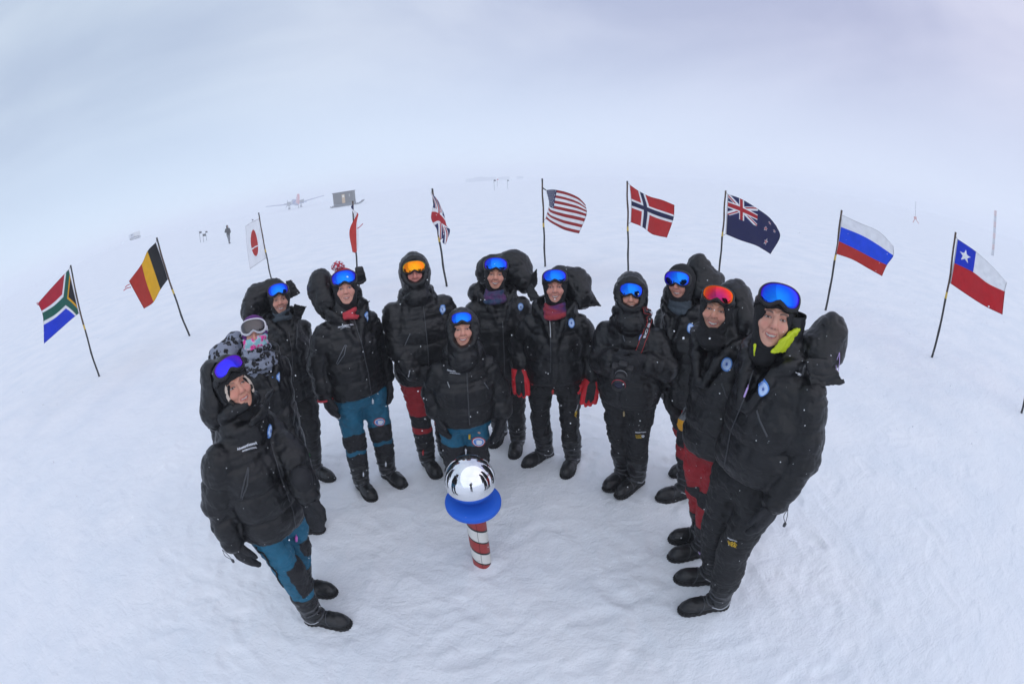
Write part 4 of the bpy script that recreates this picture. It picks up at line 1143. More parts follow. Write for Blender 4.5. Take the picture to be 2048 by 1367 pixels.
Hh.text('trousers', 'MOUNTAIN', (1271, 862), (1285, 862), .07); Hh.text('trousers', 'HARD', (1271, 868), (1285, 868), .042, 'yellow', sy=1.1); Hh.text('trousers', 'WEAR', (1272, 873), (1285, 873), .042, 'yellow', sy=1.1)
Hh.text('trousers', 'o', (1283, 871), (1290, 871), .022, 'white')

# man looking down, far right group
I_ = dress('I', 'man with low blue goggles and a yellow grey pouch at his hip',
  [((1392, 940), (1355, 948)), ((1390, 985), (1310, 1000))], (1361, 562), (1375, 815),
  [[(1335, 715, .02), (1338, 775, .08), (1345, 808, .1)], [(1430, 720, -.05), (1430, 780, .0), (1425, 830, .05)]],
  turn=-34, w=1.0, skin=(0.61, 0.292, 0.211), smile=.7, collar='open', gap=44, htilt=4, hyaw=-16, look=.75,
  lumps=[(1398, 538, -.10, .10, .10, .12), (1420, 560, -.10, .12, .12, .10), (1400, 575, -.04, .11, .10, .10), (1344, 590, -.0, .07, .08, .10)],
  pants='pants_red', pmask=lambda p, V: np.maximum(np.minimum(.68-V[:, 2], V[:, 2]-.50), .40-V[:, 2]),
  gog=dict(lensm='lens_blue', gz=.040, tilt=-4, a=.082, b=.046, y0=-.126, rollz=-4, yaw=0), hat=dict(op=(.056, .06), oc=-.035, thick=.02),
  gaiter=dict(mat='greygaiter', z0=-.115, z1=-.17, r0=.058, r1=.07, rolls=3))
I_.badge(1381, 653, size=.028); I_.line('parka', [(1378, 685), (1386, 695), (1394, 706)], 'pocket_zip', 'grey', .003)

# man with red goggles
J_ = dress('J', 'smiling man with red violet goggles, beside the man at front right',
  [((1412, 1074), (1350, 1080)), ((1418, 1104), (1343, 1116))], (1433, 616), (1425, 915),
  [[(1440, 760, .10), (1450, 840, .10), (1452, 880, .10)], [(1500, 780, -.05), (1495, 860, .0), (1490, 910, .05)]],
  turn=-32, w=.93, shift=.07, skin=(0.59, 0.292, 0.195), smile=.8, stub=.3, gap=40, htilt=8, hyaw=-4,
  lumps=[(1468, 600, -.10, .11, .13, .13), (1490, 640, -.04, .09, .10, .10), (1470, 630, -.12, .12, .10, .12)],
  pants='pants_red', pmask=lambda p, V: np.maximum(np.minimum(.62-V[:, 2]+.5*V[:, 0], V[:, 2]-.50), .32-V[:, 2]),
  gog=dict(lensm='lens_red', gz=.072, a=.076, b=.040, rollz=-2), hat=dict(op=(.056, .066), oc=-.026, thick=.013),
  gaiter=dict(mat='hat', z0=-.092, z1=-.15, r0=.054, r1=.072, rolls=3, y0=-.012))
J_.badge(1454, 723, size=.032); J_.line('parka', [(1444, 762), (1453, 788), (1466, 806)], 'pocket_zip', 'zip', .0045)
J_.pull('trousers', 1440, 918, 'silver', .04, .006); J_.pull('boot1', 1404, 1104, 'lilac', .05, .007)
J_.text('goggles', 'x', (0, 0), (1, 0), .01) if False else None

# front right
K_ = dress('K', 'tall smiling man at front right with blue goggles and a lime green collar',
  [((1440, 1158), (1352, 1158)), ((1460, 1208), (1352, 1222))], (1549, 630), (1470, 950),
  [[(1510, 800, -.05), (1495, 880, .0), (1490, 920, .02)], [(1652, 880, .06), (1552, 1000, .20), (1505, 1085, .26)]],
  turn=-36, w=1.06, shift=.09, hs=1.06, skin=(0.63, 0.327, 0.234), smile=.6, gap=30, htilt=6, hyaw=4, brow=(.05, .035, .03),
  lumps=[(1660, 670, -.10, .10, .11, .115), (1635, 690, -.04, .12, .10, .08), (1650, 712, -.02, .095, .08, .055)],
  fins=[[(1612, 715, .12), (1662, 716, .06), (1690, 760, .05), (1625, 772, .13)]],
  gog=dict(lensm='lens_blue', gz=.076, a=.078, b=.041, tilt=-16, y0=-.126), hat=dict(op=(.057, .074), oc=-.034))
K_.badge(1528, 771, size=.028)
K_.line('parka', [(1514, 815), (1520, 835), (1536, 868)], 'pocket_zip', 'zip', .005); K_.line('parka', [(1507, 735), (1490, 790), (1462, 860), (1450, 930)], 'front_zip', 'zip', .003)
K_.pull('parka', 1490, 780, 'lilac', .045, .0045, (-4, 10)); K_.pull('parka', 1596, 741, 'silver', .02, .006, (10, 5))
K_.text('trousers', 'MOUNTAIN', (1457, 1072), (1471, 1078), .055); K_.text('trousers', 'HARD', (1457, 1079), (1469, 1084), .05, 'yellow', sy=1.1); K_.text('trousers', 'WEAR', (1458, 1086), (1470, 1091), .05, 'yellow', sy=1.1)
K_.line('glove1', [(1474, 1070), (1490, 1078), (1510, 1078), (1520, 1066)], 'reflective_band', 'silver', .003, K_.gl[1])
# lime collar: a folded stand of cloth round the back and side of the jaw
f = Fld([K_.hc[i]-.26 for i in range(3)], [K_.hc[i]+.16 for i in range(3)], .005)
pts = [(-.045, -.075, -.155), (-.02, -.08, -.145)]
path = [Vector(p) for p in ((-.040, -.090, -.165), (-.052, -.085, -.125))]
f.cap(path[0], path[1], .008, .010, .004, K_.fh)
sheet = [((.022, -.100, -.130), (.046, -.104, -.082)), ((.052, -.086, -.125), (.082, -.078, -.045)), ((.080, -.050, -.115), (.110, -.034, -.022)), ((.092, -.01, -.11), (.124, .014, .002)), ((.09, .03, -.11), (.120, .055, .006))]
for (a0, b0), (a1, b1) in zip(sheet, sheet[1:]):
    for t in (0, .2, .4, .6, .8, 1): f.cap(Vector(a0).lerp(Vector(b0), t), Vector(a1).lerp(Vector(b1), t), .011, .011, .006, K_.fh)
V, Q = f.mesh(1); V = crumple(V, Q, .012, (26, 26, 20), 3); K_.reg('jacket_collar', V, Q, M['lime'])

# drawcords on cuffs
def cord(p, i, du=0):
    sh, el, wr, tip = p.armj[i]; a = wr+Vector((.0, 0, -.01))+(wr-el).normalized()*.0
    out_ = Vector(((-1, 1)[i]*.07, -.02, 0)); q = a+out_
    mb = MB(); mb.tube(catmull([q, q+Vector((.012, 0, -.04)), q+Vector((.02, 0, -.085))], 6), .002, 5)
    mb.tube(catmull([q, q+Vector((-.004, 0, -.045)), q+Vector((.018, 0, -.085))], 6), .002, 5)
    c = q+Vector((.02, 0, -.095)); mb.tube([c+Vector((0, 0, .012)), c+Vector((0, 0, .006)), c-Vector((0, 0, .01)), c-Vector((0, 0, .014))], [.004, .009, .008, .003], 8)
    p.regmb('drawcord', mb, M['zip'], p.parts['parka'])
cord(A, 0); cord(K_, 1); cord(G_, 1)
q = K_.px(1680, 700, .02); mb = MB().tube(catmull([q, q+Vector((.01, 0, -.05)), q+Vector((.012, 0, -.09))], 6), .002, 5).tube(catmull([q, q+Vector((-.006, 0, -.05)), q+Vector((.010, 0, -.09))], 6), .002, 5)
mb.lathe([(.002, 0), (.006, .004), (.006, .014), (.002, .018)], 8, q+Vector((.011, 0, -.105))); mesh_obj('drawcord', mb.V, mb.F, M['lilac'], K_.parts['hood'])

def cuff_ring(p, i, mat, name='cuff_lining'):
    sh, el, wr, tip = p.armj[i]; d = (wr-el).normalized(); a = d.orthogonal().normalized(); b = d.cross(a)
    c = wr+d*.040; mb = MB(); mb.tube([c+(a*cos(t)+b*sin(t))*.060 for t in [2*pi*k/20 for k in range(22)]], .008, 6, 1, False)
    p.regmb(name, mb, M[mat], p.parts['parka'])
cuff_ring(Cc, 0, 'redfleece')

# ------------------------------------------------------------------ striped pole marker with the mirrored ball
def marker():
    t = empty('pole_marker', POST)
    tag(t, 'mirrored ball on a blue disc over a short red and white striped post', 'pole marker')
    n, m = 40, 60; V = []; F = []; hP = .53; col = []
    for j in range(m+1):
        z = -.08+(hP+.08)*j/m
        for i in range(n): a = 2*pi*i/n; V.append((.062*cos(a), .062*sin(a), z))
    for j in range(m):
        for i in range(n): F.append((j*n+i, j*n+(i+1) % n, (j+1)*n+(i+1) % n, (j+1)*n+i))
    F.append(tuple(range(n-1, -1, -1))); F.append(tuple(m*n+i for i in range(n)))
    mt, nn, ll, b = newmat('barber pole paint')
    tc_ = nn.new('ShaderNodeTexCoord'); sp = nn.new('ShaderNodeSeparateXYZ'); ll.new(tc_.outputs['Object'], sp.inputs[0])
    at = nn.new('ShaderNodeMath'); at.operation = 'ARCTAN2'; ll.new(sp.outputs[1], at.inputs[0]); ll.new(sp.outputs[0], at.inputs[1])
    a1 = nn.new('ShaderNodeMath'); a1.operation = 'MULTIPLY_ADD'; ll.new(at.outputs[0], a1.inputs[0]); a1.inputs[1].default_value = 1/(2*pi); a1.inputs[2].default_value = 10.5
    a2 = nn.new('ShaderNodeMath'); a2.operation = 'MULTIPLY_ADD'; ll.new(sp.outputs[2], a2.inputs[0]); a2.inputs[1].default_value = 4.7; ll.new(a1.outputs[0], a2.inputs[2])
    fr = nn.new('ShaderNodeMath'); fr.operation = 'FRACT'; ll.new(a2.outputs[0], fr.inputs[0])
    r = nn.new('ShaderNodeValToRGB'); r.color_ramp.interpolation = 'CONSTANT'; ee = r.color_ramp.elements
    ee[0].position = 0; ee[0].color = (.006, .006, .007, 1); ee[1].position = .075; ee[1].color = (.36, .032, .028, 1)
    q = ee.new(.5); q.color = (.006, .006, .007, 1); q = ee.new(.56); q.color = (.74, .73, .68, 1)
    ll.new(fr.outputs[0], r.inputs[0])
    # scuffed paint
    n2 = nn.new('ShaderNodeTexNoise'); n2.inputs['Scale'].default_value = 22; n2.inputs['Detail'].default_value = 5; ll.new(tc_.outputs['Object'], n2.inputs['Vector'])
    g = nn.new('ShaderNodeMapRange'); g.inputs[1].default_value = .62; g.inputs[2].default_value = .70; g.inputs[4].default_value = .35; ll.new(n2.outputs[0], g.inputs[0])
    x = nn.new('ShaderNodeMix'); x.data_type = 'RGBA'; ll.new(g.outputs[0], x.inputs['Factor']); ll.new(r.outputs[0], x.inputs['A']); x.inputs['B'].default_value = (.12, .07, .05, 1)
    ll.new(x.outputs['Result'], b.inputs['Base Color']); b.inputs['Roughness'].default_value = .42
    bump(nn, ll, b, 30, .002)
    post = mesh_obj('striped_post', V, F, mt, t)
    mb = MB().tube([(.006+.0012*sin(k*1.7), -.0628, .52-.61*k/20) for k in range(21)], .0011, 4); mesh_obj('seam', mb.V, mb.F, M['sole'], post)
    rt = Matrix.Rotation(radians(3), 3, 'Y') @ Matrix.Rotation(radians(4), 3, 'X')
    prof = [(.05, -.026), (.152, -.026), (.162, -.022), (.167, -.012), (.168, .006), (.166, .016), (.161, .020), (.120, .019), (.100, .016), (.03, .016)]
    MB().lathe(prof, 72, (.0, 0, .572), rt).build('blue_disc', plain('blue foam disc', (.004, .12, .68), .62, 0, 90, .0012), t)
    bm = bmesh.new(); bmesh.ops.create_icosphere(bm, subdivisions=6, radius=.147)
    me = bpy.data.meshes.new('mirrored_ball'); bm.to_mesh(me); bm.free()
    me.polygons.foreach_set('use_smooth', [True]*len(me.polygons))
    mm, nn, ll, b = newmat('mirror chrome'); b.inputs['Base Color'].default_value = (.92, .93, .95, 1); b.inputs['Metallic'].default_value = 1; b.inputs['Roughness'].default_value = .015
    n3 = nn.new('ShaderNodeTexNoise'); n3.inputs['Scale'].default_value = 14; n3.inputs['Detail'].default_value = 6
    r3 = nn.new('ShaderNodeMapRange'); r3.inputs[1].default_value = .5; r3.inputs[2].default_value = .8; r3.inputs[3].default_value = .01; r3.inputs[4].default_value = .09
    ll.new(n3.outputs[0], r3.inputs[0]); ll.new(r3.outputs[0], b.inputs['Roughness'])
    me.materials.append(mm); o = bpy.data.objects.new('mirrored_ball', me); C.objects.link(o); o.parent = t; o.location = (0, 0, .745)
    return t
marker()

# ------------------------------------------------------------------ flags on bamboo poles
def flag_art(kind, u, v):
    """colour of each country's cloth; u along the fly, v down the hoist"""
    n = len(u); c = np.zeros((n, 3)); W_ = np.array((.94, .945, .95)); R = np.array((.6, .022, .018)); Bl = np.array((.010, .014, .13))
    def put(m, col): c[m] = col
    c[:] = W_
    def star(cx, cy, r, col, asp, pts=5, rot=0, inner=.4):
        x = (u-cx)*asp; y = (v-cy); rr = np.hypot(x, y); a = (np.arctan2(x, -y)+rot) % (2*pi/pts)-pi/pts
        k = inner; # straight-edged star
        ax, ay = r, 0.0; bx, by = r*k*cos(pi/pts), r*k*sin(pi/pts); al = pi/pts-np.abs(a)
        px, py = rr*np.cos(al), rr*np.sin(al); cr = (bx-ax)*(py-ay)-(by-ay)*(px-ax)
        put((cr > 0) & (rr < r), col)
    def union(u, v, m0):
        """union jack in unit coordinates, aspect 2:1"""
        x = u*2-1; y = v-.5; cc = np.tile(np.array((.012, .018, .16)), (len(u), 1)); Rj = np.array((.62, .016, .03))
        d1 = (y*2-x)/sqrt(5)*1.0; d2 = (y*2+x)/sqrt(5)*1.0
        cc[(np.abs(d1) < .10) | (np.abs(d2) < .10)] = W_
        o1 = d1*np.where(x < 0, 1, -1); o2 = d2*np.where(x < 0, 1, -1)
        cc[((o1 > -.0) & (o1 < .062)) | ((o2 > 0) & (o2 < .062))] = Rj
        cc[(np.abs(x) < .165) | (np.abs(y) < .165)] = W_; cc[(np.abs(x) < .10) | (np.abs(y) < .10)] = Rj
        c[m0] = cc[m0]
    if kind == 'south_africa':
        put(v < .5, (.62, .015, .05)); put(v >= .5, (.004, .07, .78))
        x = u*1.5; dd = np.where(x < .5, np.abs(np.abs(v-.5)-(.5-x))*.72, 0)
        arm = np.where(x > .42, np.abs(v-.5), 9); dia = np.abs(np.abs(v-.5)-(.5-x))*.72; dia = np.where(x < .55, dia, 9)
        d = np.minimum(arm, dia); put(d < .17, W_); put(d < .105, (.008, .19, .13))
        tri = (.5-x)*1.0-np.abs(v-.5); put((tri > .09), (.88, .55, .01)); put(tri > .165, (.008, .008, .018))
    elif kind == 'belgium':
        put(u < .34, (.008, .008, .010)); put((u >= .34) & (u < .67), (.90, .58, .005)); put(u >= .67, (.60, .045, .02))
    elif kind == 'japan':
        put(np.hypot((u-.5)*1.5, v-.5) < .31, (.62, .022, .014)); put((np.hypot((u-.5)*1.5, v-.5) < .31) & (np.abs(v-.60-.05*(u-.5)) < .014), W_)
    elif kind == 'france':
        put(u < .30, (.008, .012, .13)); put(u > .52, (.72, .045, .018))
    elif kind == 'uk': union(u, v, np.ones(n, bool))
    elif kind == 'usa':
        put((np.floor(v*13) % 2) == 0, (.46, .020, .020)); m = (u < .4) & (v < 7/13); put(m, (.012, .018, .13))
        for i in range(9):
            for j in range(6 if i % 2 == 0 else 5): star((j*2+1+(i % 2))/12*.4, (i+.8)/9.6*(7/13), .026, W_, 1.6, inner=.5)
    elif kind == 'norway':
        put(np.ones(n, bool), (.66, .024, .022)); x = u*22; y = v*16
        put(((x > 6) & (x < 10)) | ((y > 6) & (y < 10)), W_); put(((x > 7) & (x < 9)) | ((y > 7) & (y < 9)), (.008, .010, .10))
    elif kind == 'new_zealand':
        put(np.ones(n, bool), Bl); union(u*2, v*2, (u < .5) & (v < .5))
        for cx, cy, r in ((.75, .22, .07), (.66, .48, .08), (.85, .42, .065), (.75, .80, .09)): star(cx, cy, r, W_, 1.8); star(cx, cy, r*.62, (.62, .015, .04), 1.8)
    elif kind == 'russia':
        put((v > 1/3) & (v <= 2/3), (.004, .12, .85)); put(v > 2/3, (.66, .035, .018))
    elif kind == 'chile':
        put(v > .5, (.68, .013, .026)); put((v <= .5) & (u < .335), (.004, .06, .70)); star(.165, .25, .15, W_, 1.5)
    # worn hoist band
    put(u < .018, (.7, .7, .72))
    return c
_pole = None
def pole_mat():
    m, nn, ll, b = newmat('painted bamboo')
    t = nn.new('ShaderNodeTexCoord'); sp = nn.new('ShaderNodeSeparateXYZ'); ll.new(t.outputs['Object'], sp.inputs[0])
    r = nn.new('ShaderNodeValToRGB'); r.color_ramp.interpolation = 'CONSTANT'; ee = r.color_ramp.elements
    ee[0].position = 0; ee[0].color = (.010, .009, .009, 1); ee[1].position = .445; ee[1].color = (.60, .42, .06, 1)
    q = ee.new(.492); q.color = (.075, .038, .016, 1); q = ee.new(.93); q.color = (.008, .008, .008, 1)
    dv = nn.new('ShaderNodeMath'); dv.operation = 'DIVIDE'; ll.new(sp.outputs[2], dv.inputs[0]); dv.inputs[1].default_value = 2.3
    ll.new(dv.outputs[0], r.inputs[0]); ll.new(r.outputs[0], b.inputs['Base Color']); b.inputs['Roughness'].default_value = .5
    bump(nn, ll, b, 25, .003, 2, (1, 1, 6)); return m
M['pole'] = pole_mat()
M['cordage'] = plain('halyard', (.25, .24, .22), .7)
def flag(kind, label, base, top, us, vs, G, depth=.10, pole_r=.022, extra=None, wave=.03):
    b0 = gnd(*base); r = hypot(b0.x, b0.y); tp = at_r(top[0], top[1], r)
    t = empty('flagpole', b0); tag(t, label, 'flag', 'flags in an arc behind the group')
    v = tp-b0; n = 16; pts = [v*(-.04+1.04*i/n)+Vector((.006*sin(i*1.3), .006*cos(i*.9), 0)) for i in range(n+1)]
    rs = [pole_r*(1.08-.2*i/n)*(1.12 if i % 4 == 0 else 1) for i in range(n+1)]
    mb = MB().tube(pts, rs, 8); po = mesh_obj('pole', mb.V, mb.F, M['pole'], t)
    if G is None: return t
    # cloth: control net in photo points, given depth towards the camera along the fly, then refined
    nu, nv = 150, 100; U = np.linspace(0, 1, nu); Vv = np.linspace(0, 1, nv)
    G = np.array(G, float)      # [row v][col u][xy]
    def interp(xs, ys, x):      # smooth (pchip-like) interpolation
        xs = np.array(xs, float); ys = np.array(ys, float); m = np.gradient(ys, xs, axis=0)
        k = np.clip(np.searchsorted(xs, x, side='right')-1, 0, len(xs)-2); h = (xs[k+1]-xs[k]); s_ = (x-xs[k])/h
        s_ = s_[:, None]; h = h[:, None]
        return (2*s_**3-3*s_**2+1)*ys[k]+(s_**3-2*s_**2+s_)*h*m[k]+(-2*s_**3+3*s_**2)*ys[k+1]+(s_**3-s_**2)*h*m[k+1]
    rows = np.stack([interp(us, G[i], U) for i in range(len(vs))])          # nv0 x nu x 2
    grid = np.stack([interp(vs, rows[:, j], Vv) for j in range(nu)], 1)      # nv x nu x 2
    P = np.zeros((nv, nu, 3))
    for i in range(nv):
        for j in range(nu):
            u_, v_ = U[j], Vv[i]
            rr = r*(1-depth*u_)+wave*sin(7*u_+3*v_+len(kind))*min(1, u_*3)+wave*.5*sin(15*u_-5*v_)*min(1, u_*3)
            P[i, j] = (at_r(grid[i, j, 0], grid[i, j, 1], rr)-b0)
    P = P.reshape(-1, 3); I = np.arange(nu*nv).reshape(nv, nu)
    Q = np.stack([I[:-1, :-1], I[:-1, 1:], I[1:, 1:], I[1:, :-1]], -1).reshape(-1, 4)
    uu, vv = np.meshgrid(U, Vv); uu = uu.ravel(); vv = vv.ravel()
    col = flag_art(kind, uu, vv)*(1+.05*vnoise(np.c_[uu*6, vv*4, uu*0], (3, 3, 3)))[:, None]
    hem_ = (uu > .985) | (vv < .012) | (vv > .988); col[hem_] *= .72
    # thickness: a second face a millimetre behind
    nr = vnormals(P, Q); P2 = P-nr*.0015
    Vt = np.r_[P, P2]; Q2 = Q[:, ::-1]+len(P)
    E_b = np.r_[I[0, :], I[1:, -1], I[-1, ::-1][1:], I[::-1, 0][1:-1]]; E_n = np.roll(E_b, -1)
    Qe = np.stack([E_n, E_b, E_b+len(P), E_n+len(P)], 1)
    cl = mesh_obj('flag_cloth', Vt, np.r_[Q, Q2, Qe], M['flag'], t, True, None, {'Col': np.r_[col, col]})
    # ties from cloth corners to the pole
    for (row, fr_) in ((0, .0), (-1, .0)):
        a = Vector(P[I[row, 0]]); k = max(0, min(1, a.dot(v)/v.dot(v)+(.03 if row == 0 else -.02))); q = v*k
        mesh_obj('tie', *(lambda m_: (m_.V, m_.F))(MB().tube([q, q.lerp(a, .5)+Vector((0, 0, -.01)), a], .006 if kind != 'usa' or row else .016, 5)), M['cordage'] if kind != 'usa' or row else M['sole'], t)
    if extra: extra(t, b0, r)
    return t
def frays(pxl, mat):
    def f_(t, b0, r):
        for a in pxl:
            pts = catmull([at_r(x, y, r*.92)-b0 for x, y in a], 5); mb = MB().tube(pts, .009, 5); mesh_obj('loose_thread', mb.V, mb.F, mat, t)
    return f_
flag('south_africa', 'South African flag on a bamboo pole, leftmost in the arc', (198, 752), (141, 530), [0, .33, .66, 1], [0, .5, 1],
     [[(138, 538), (119, 558), (97, 582), (76, 606)], [(148, 582), (131, 600), (109, 620), (86, 633)], [(158, 626), (141, 640), (114, 664), (88, 687)]], .16, wave=.05,
     extra=frays([[(77, 610), (74, 607), (75, 604)]], M['redmark']))
flag('belgium', 'Belgian flag, black yellow and red, with a frayed red edge', (379, 672), (313, 475), [0, .34, .67, 1], [0, .5, 1],
     [[(312, 484), (295, 502), (283, 528), (258, 562)], [(325, 521), (308, 540), (293, 566), (272, 588)], [(336, 558), (321, 579), (307, 604), (288, 617)]], .14, wave=.04,
     extra=frays([[(260, 568), (254, 571), (250, 575)], [(262, 574), (254, 576), (247, 581)]], M['redmark']))
flag('japan', 'Japanese flag, white with a folded red sun, almost lost against the snow', (545, 568), (517, 425), [0, .5, 1], [0, .5, 1],
     [[(518, 437), (505, 443), (491, 452)], [(526, 480), (508, 486), (494, 494)], [(532, 516), (516, 527), (500, 538)]], .14)
flag('france', 'French flag seen almost edge on, mostly its red end showing', (718, 575), (705, 402), [0, .33, .55, 1], [0, .5, 1],
     [[(706, 408), (703, 416), (715, 426), (713, 430)], [(711, 450), (716, 452), (712, 463), (699, 462)], [(714, 500), (717, 492), (713, 503), (705, 504)]], .12,
     extra=frays([[(714, 457), (719, 454), (726, 447)]], M['redmark']))
flag('uk', 'British union flag hanging folded round its pole', (893, 572), (864, 377), [0, .35, .65, 1], [0, .25, .5, .75, 1],
     [[(862, 386), (869, 392), (874, 398), (879, 406)], [(867, 404), (874, 410), (881, 418), (888, 428)], [(862, 436), (874, 434), (884, 440), (893, 450)], [(873, 458), (883, 452), (889, 460), (900, 462)], [(880, 480), (888, 476), (885, 484), (891, 489)]], .10)
flag('usa', 'American flag with stars and stripes, its fly curling over', (1090, 533), (1084, 357), [0, .4, .6, .8, 1], [0, .5, 1],
     [[(1092, 380), (1114, 380), (1135, 385), (1157, 395), (1171, 409)], [(1098, 408), (1108, 414), (1130, 419), (1153, 424), (1173, 430)], [(1091, 437), (1108, 449), (1127, 459), (1144, 464), (1158, 467)]], .18, wave=.06)
flag('norway', 'Norwegian flag, red with a blue and white cross', (1256, 548), (1254, 362), [0, .36, .55, .78, 1], [0, .5, 1],
     [[(1259, 369), (1283, 385), (1300, 393), (1325, 400), (1349, 410)], [(1262, 406), (1291, 417), (1308, 424), (1328, 431), (1347, 437)], [(1261, 444), (1288, 456), (1302, 467), (1318, 472), (1334, 475)]], .2, wave=.05)
flag('new_zealand', 'New Zealand flag, dark blue with red stars and a union jack corner', (1436, 560), (1451, 381), [0, .25, .5, .75, 1], [0, .5, 1],
     [[(1455, 388), (1483, 398), (1516, 418), (1538, 434), (1553, 452)], [(1453, 428), (1483, 440), (1514, 452), (1540, 462), (1560, 474)], [(1451, 468), (1480, 480), (1510, 490), (1525, 498), (1541, 508)]], .2, wave=.05)
flag('russia', 'Russian flag, white blue and red stripes, second from the right', (1651, 620), (1683, 420), [0, .33, .66, 1], [0, .33, .66, 1],
     [[(1683, 429), (1718, 445), (1758, 463), (1787, 492)], [(1680, 453), (1722, 470), (1752, 487), (1787, 511)], [(1676, 481), (1715, 500), (1745, 516), (1774, 530)], [(1671, 507), (1705, 519), (1737, 537), (1764, 552)]], .2, wave=.05)
flag('chile', 'Chilean flag with a white star on blue over a red band, rightmost whole flag', (1864, 714), (1911, 464), [0, .33, .66, 1], [0, .5, 1],
     [[(1914, 477), (1952, 503), (1985, 533), (2014, 565)], [(1907, 525), (1946, 544), (1975, 566), (2010, 583)], [(1900, 566), (1935, 590), (1970, 612), (2005, 629)]], .2, wave=.04)
flag('edge', 'foot of a flagpole just showing at the right edge of the view', (2043, 826), (2066, 700), None, None, None)

# ------------------------------------------------------------------ camera held by the hooded woman
def held_camera():
    p = Hh; c0 = p.px(1244, 742, .33); lensd = (p.px(1235, 778, .48)-c0).normalized()
    up_ = Vector((0, -.9, .5)); up_ = (up_-lensd*up_.dot(lensd)).normalized(); side = lensd.cross(up_)
    R = Matrix((side, up_, lensd)).transposed(); o = p.wld(c0)
    t = empty('camera', o); t.rotation_euler = (0, 0, p.yaw); tag(t, 'black reflex camera with a red-ringed lens pointing down, held at chest height', 'camera')
    mb = MB().box((0, 0, 0), (.135, .095, .05), R, .012).box(R @ Vector((0, .058, .004)), (.055, .035, .045), R, .010).box(R @ Vector((.052, 0, .02)), (.032, .09, .035), R, .012)
    bk = plain('camera body', (.012, .012, .014), .45, 0, 200, .0006); body = mesh_obj('camera_body', mb.V, mb.F, bk, t, False)
    z = lambda a: R @ Vector((0, -.005, a))
    mb = MB().lathe([(.033, .02), (.036, .03), (.036, .05), (.040, .053), (.040, .085), (.037, .088), (.037, .105), (.041, .108), (.041, .135), (.037, .136), (.033, .125)], 32, (0, -.0, 0), R)
    ln = mesh_obj('camera_lens', mb.V, mb.F, bk, t)
    for zz, m_, w_ in ((.1225, M['redmark'], .0022), (.034, M['silver'], .0016)):
        mb = MB(); pts = [R @ Vector((.0415*cos(a) if zz > .1 else .0365*cos(a), (.0415 if zz > .1 else .0365)*sin(a), zz)) for a in [2*pi*i/28 for i in range(30)]]; mb.tube(pts, w_, 5, 1, False); mesh_obj('lens_ring', mb.V, mb.F, m_, ln)
    g, nn, ll, b = newmat('lens glass'); b.inputs['Base Color'].default_value = (.02, .02, .05, 1); b.inputs['Roughness'].default_value = .05; b.inputs['Metallic'].default_value = .3
    mb = MB().lathe([(.001, .1285), (.015, .1275), (.028, .1245), (.034, .121), (.02, .12)], 28, (0, 0, 0), R); mesh_obj('lens_glass', mb.V, mb.F, g, ln)
    # neck strap: flat band lying on the parka
    pts = []
    for a, b_ in (((1306, 592), (1301, 625)), ((1301, 625), (1291, 665)), ((1291, 665), (1278, 700)), ((1278, 700), (1262, 728))):
        for i in range(6): k = i/6; pts.append((a[0]+(b_[0]-a[0])*k, a[1]+(b_[1]-a[1])*k))
    P = []
    for q in pts:
        h, nrm = p.cast('parka', *q); P.append((h+nrm*.006, nrm))
    def band(w0, w1, off, name, mat, parent):
        V = []; F = []
        for i, (q, nrm) in enumerate(P):
            d = (P[min(i+1, len(P)-1)][0]-P[max(0, i-1)][0]).normalized(); s_ = d.cross(nrm).normalized()
            for (w_, th) in ((w0, 0), (w1, 0), (w1, .003), (w0, .003)): V.append(q+s_*w_+nrm*(th+off)-c0)
        for i in range(len(P)-1):
            for j in range(4): F.append((i*4+j, (i+1)*4+j, (i+1)*4+(j+1) % 4, i*4+(j+1) % 4))
        F.append((0, 1, 2, 3)); m0 = (len(P)-1)*4; F.append((m0+3, m0+2, m0+1, m0))
        return mesh_obj(name, V, F, mat, parent, False)
    st = band(-.018, .018, 0, 'neck_strap', M['strap'], t); band(-.0205, -.0180, .001, 'strap_edge', M['redtag'], st); band(.0180, .0205, .001, 'strap_edge', M['redtag'], st)
    V2, F = text_mesh('EOS 6D'); wd = max(x for x, y in V2); hgt = .105
    # lettering runs up the strap
    i0, i1 = 5, 14; a, an = P[i1]; b_, bn = P[i0]; d = (b_-a).normalized(); nrm = (an+bn).normalized(); u_ = nrm.cross(d).normalized(); L_ = (b_-a).length*1.0
    out = []
    for x, y in V2:
        k = x/wd; j = i1-(i1-i0)*k; jj = int(j); fr_ = j-jj; q = P[jj][0].lerp(P[min(jj+1, len(P)-1)][0], fr_); nn_ = P[jj][1]
        out.append(q+u_*((y-.35)*.026)+nn_*.0055-c0)
    mesh_obj('lettering', out, F, M['white'], st, False)
held_camera()
# pouch at the hip of the man looking down
def pouch():
    p = I_; c0 = p.px(1374, 834, .42); o = p.wld(c0)
    t = empty('pouch', o); t.rotation_euler = (0, 0, p.yaw); tag(t, 'yellow and grey drawstring pouch hanging at a hip in front of red trousers', 'pouch')
    f = Fld((-.12, -.1, -.16), (.12, .1, .14), .006); f.ell((0, 0, -.05), (.062, .035, .06), 0); f.cap((0, 0, -.03), (.0, 0, .045), .045, .035, .03)
    V, Q = f.mesh(1); V = crumple(V, Q, .008, (24, 24, 24), 2)
    mesh_obj('pouch_bag', V, Q, fabric('yellow pouch cloth', (.16, .17, .18), (.72, .33, .01), .6, False, .003, .1), t, True, None, {'mask': .000-V[:, 2]+.25*V[:, 0]})
    mb = MB().tube(catmull([(-.03, -.03, .03), (-.01, -.035, .09), (.02, -.03, .14)], 5), .004, 6).tube(catmull([(.03, -.02, .03), (.035, -.03, .09), (.025, -.03, .14)], 5), .004, 6)
    mesh_obj('pouch_cord', mb.V, mb.F, M['strap'], t)
pouch()

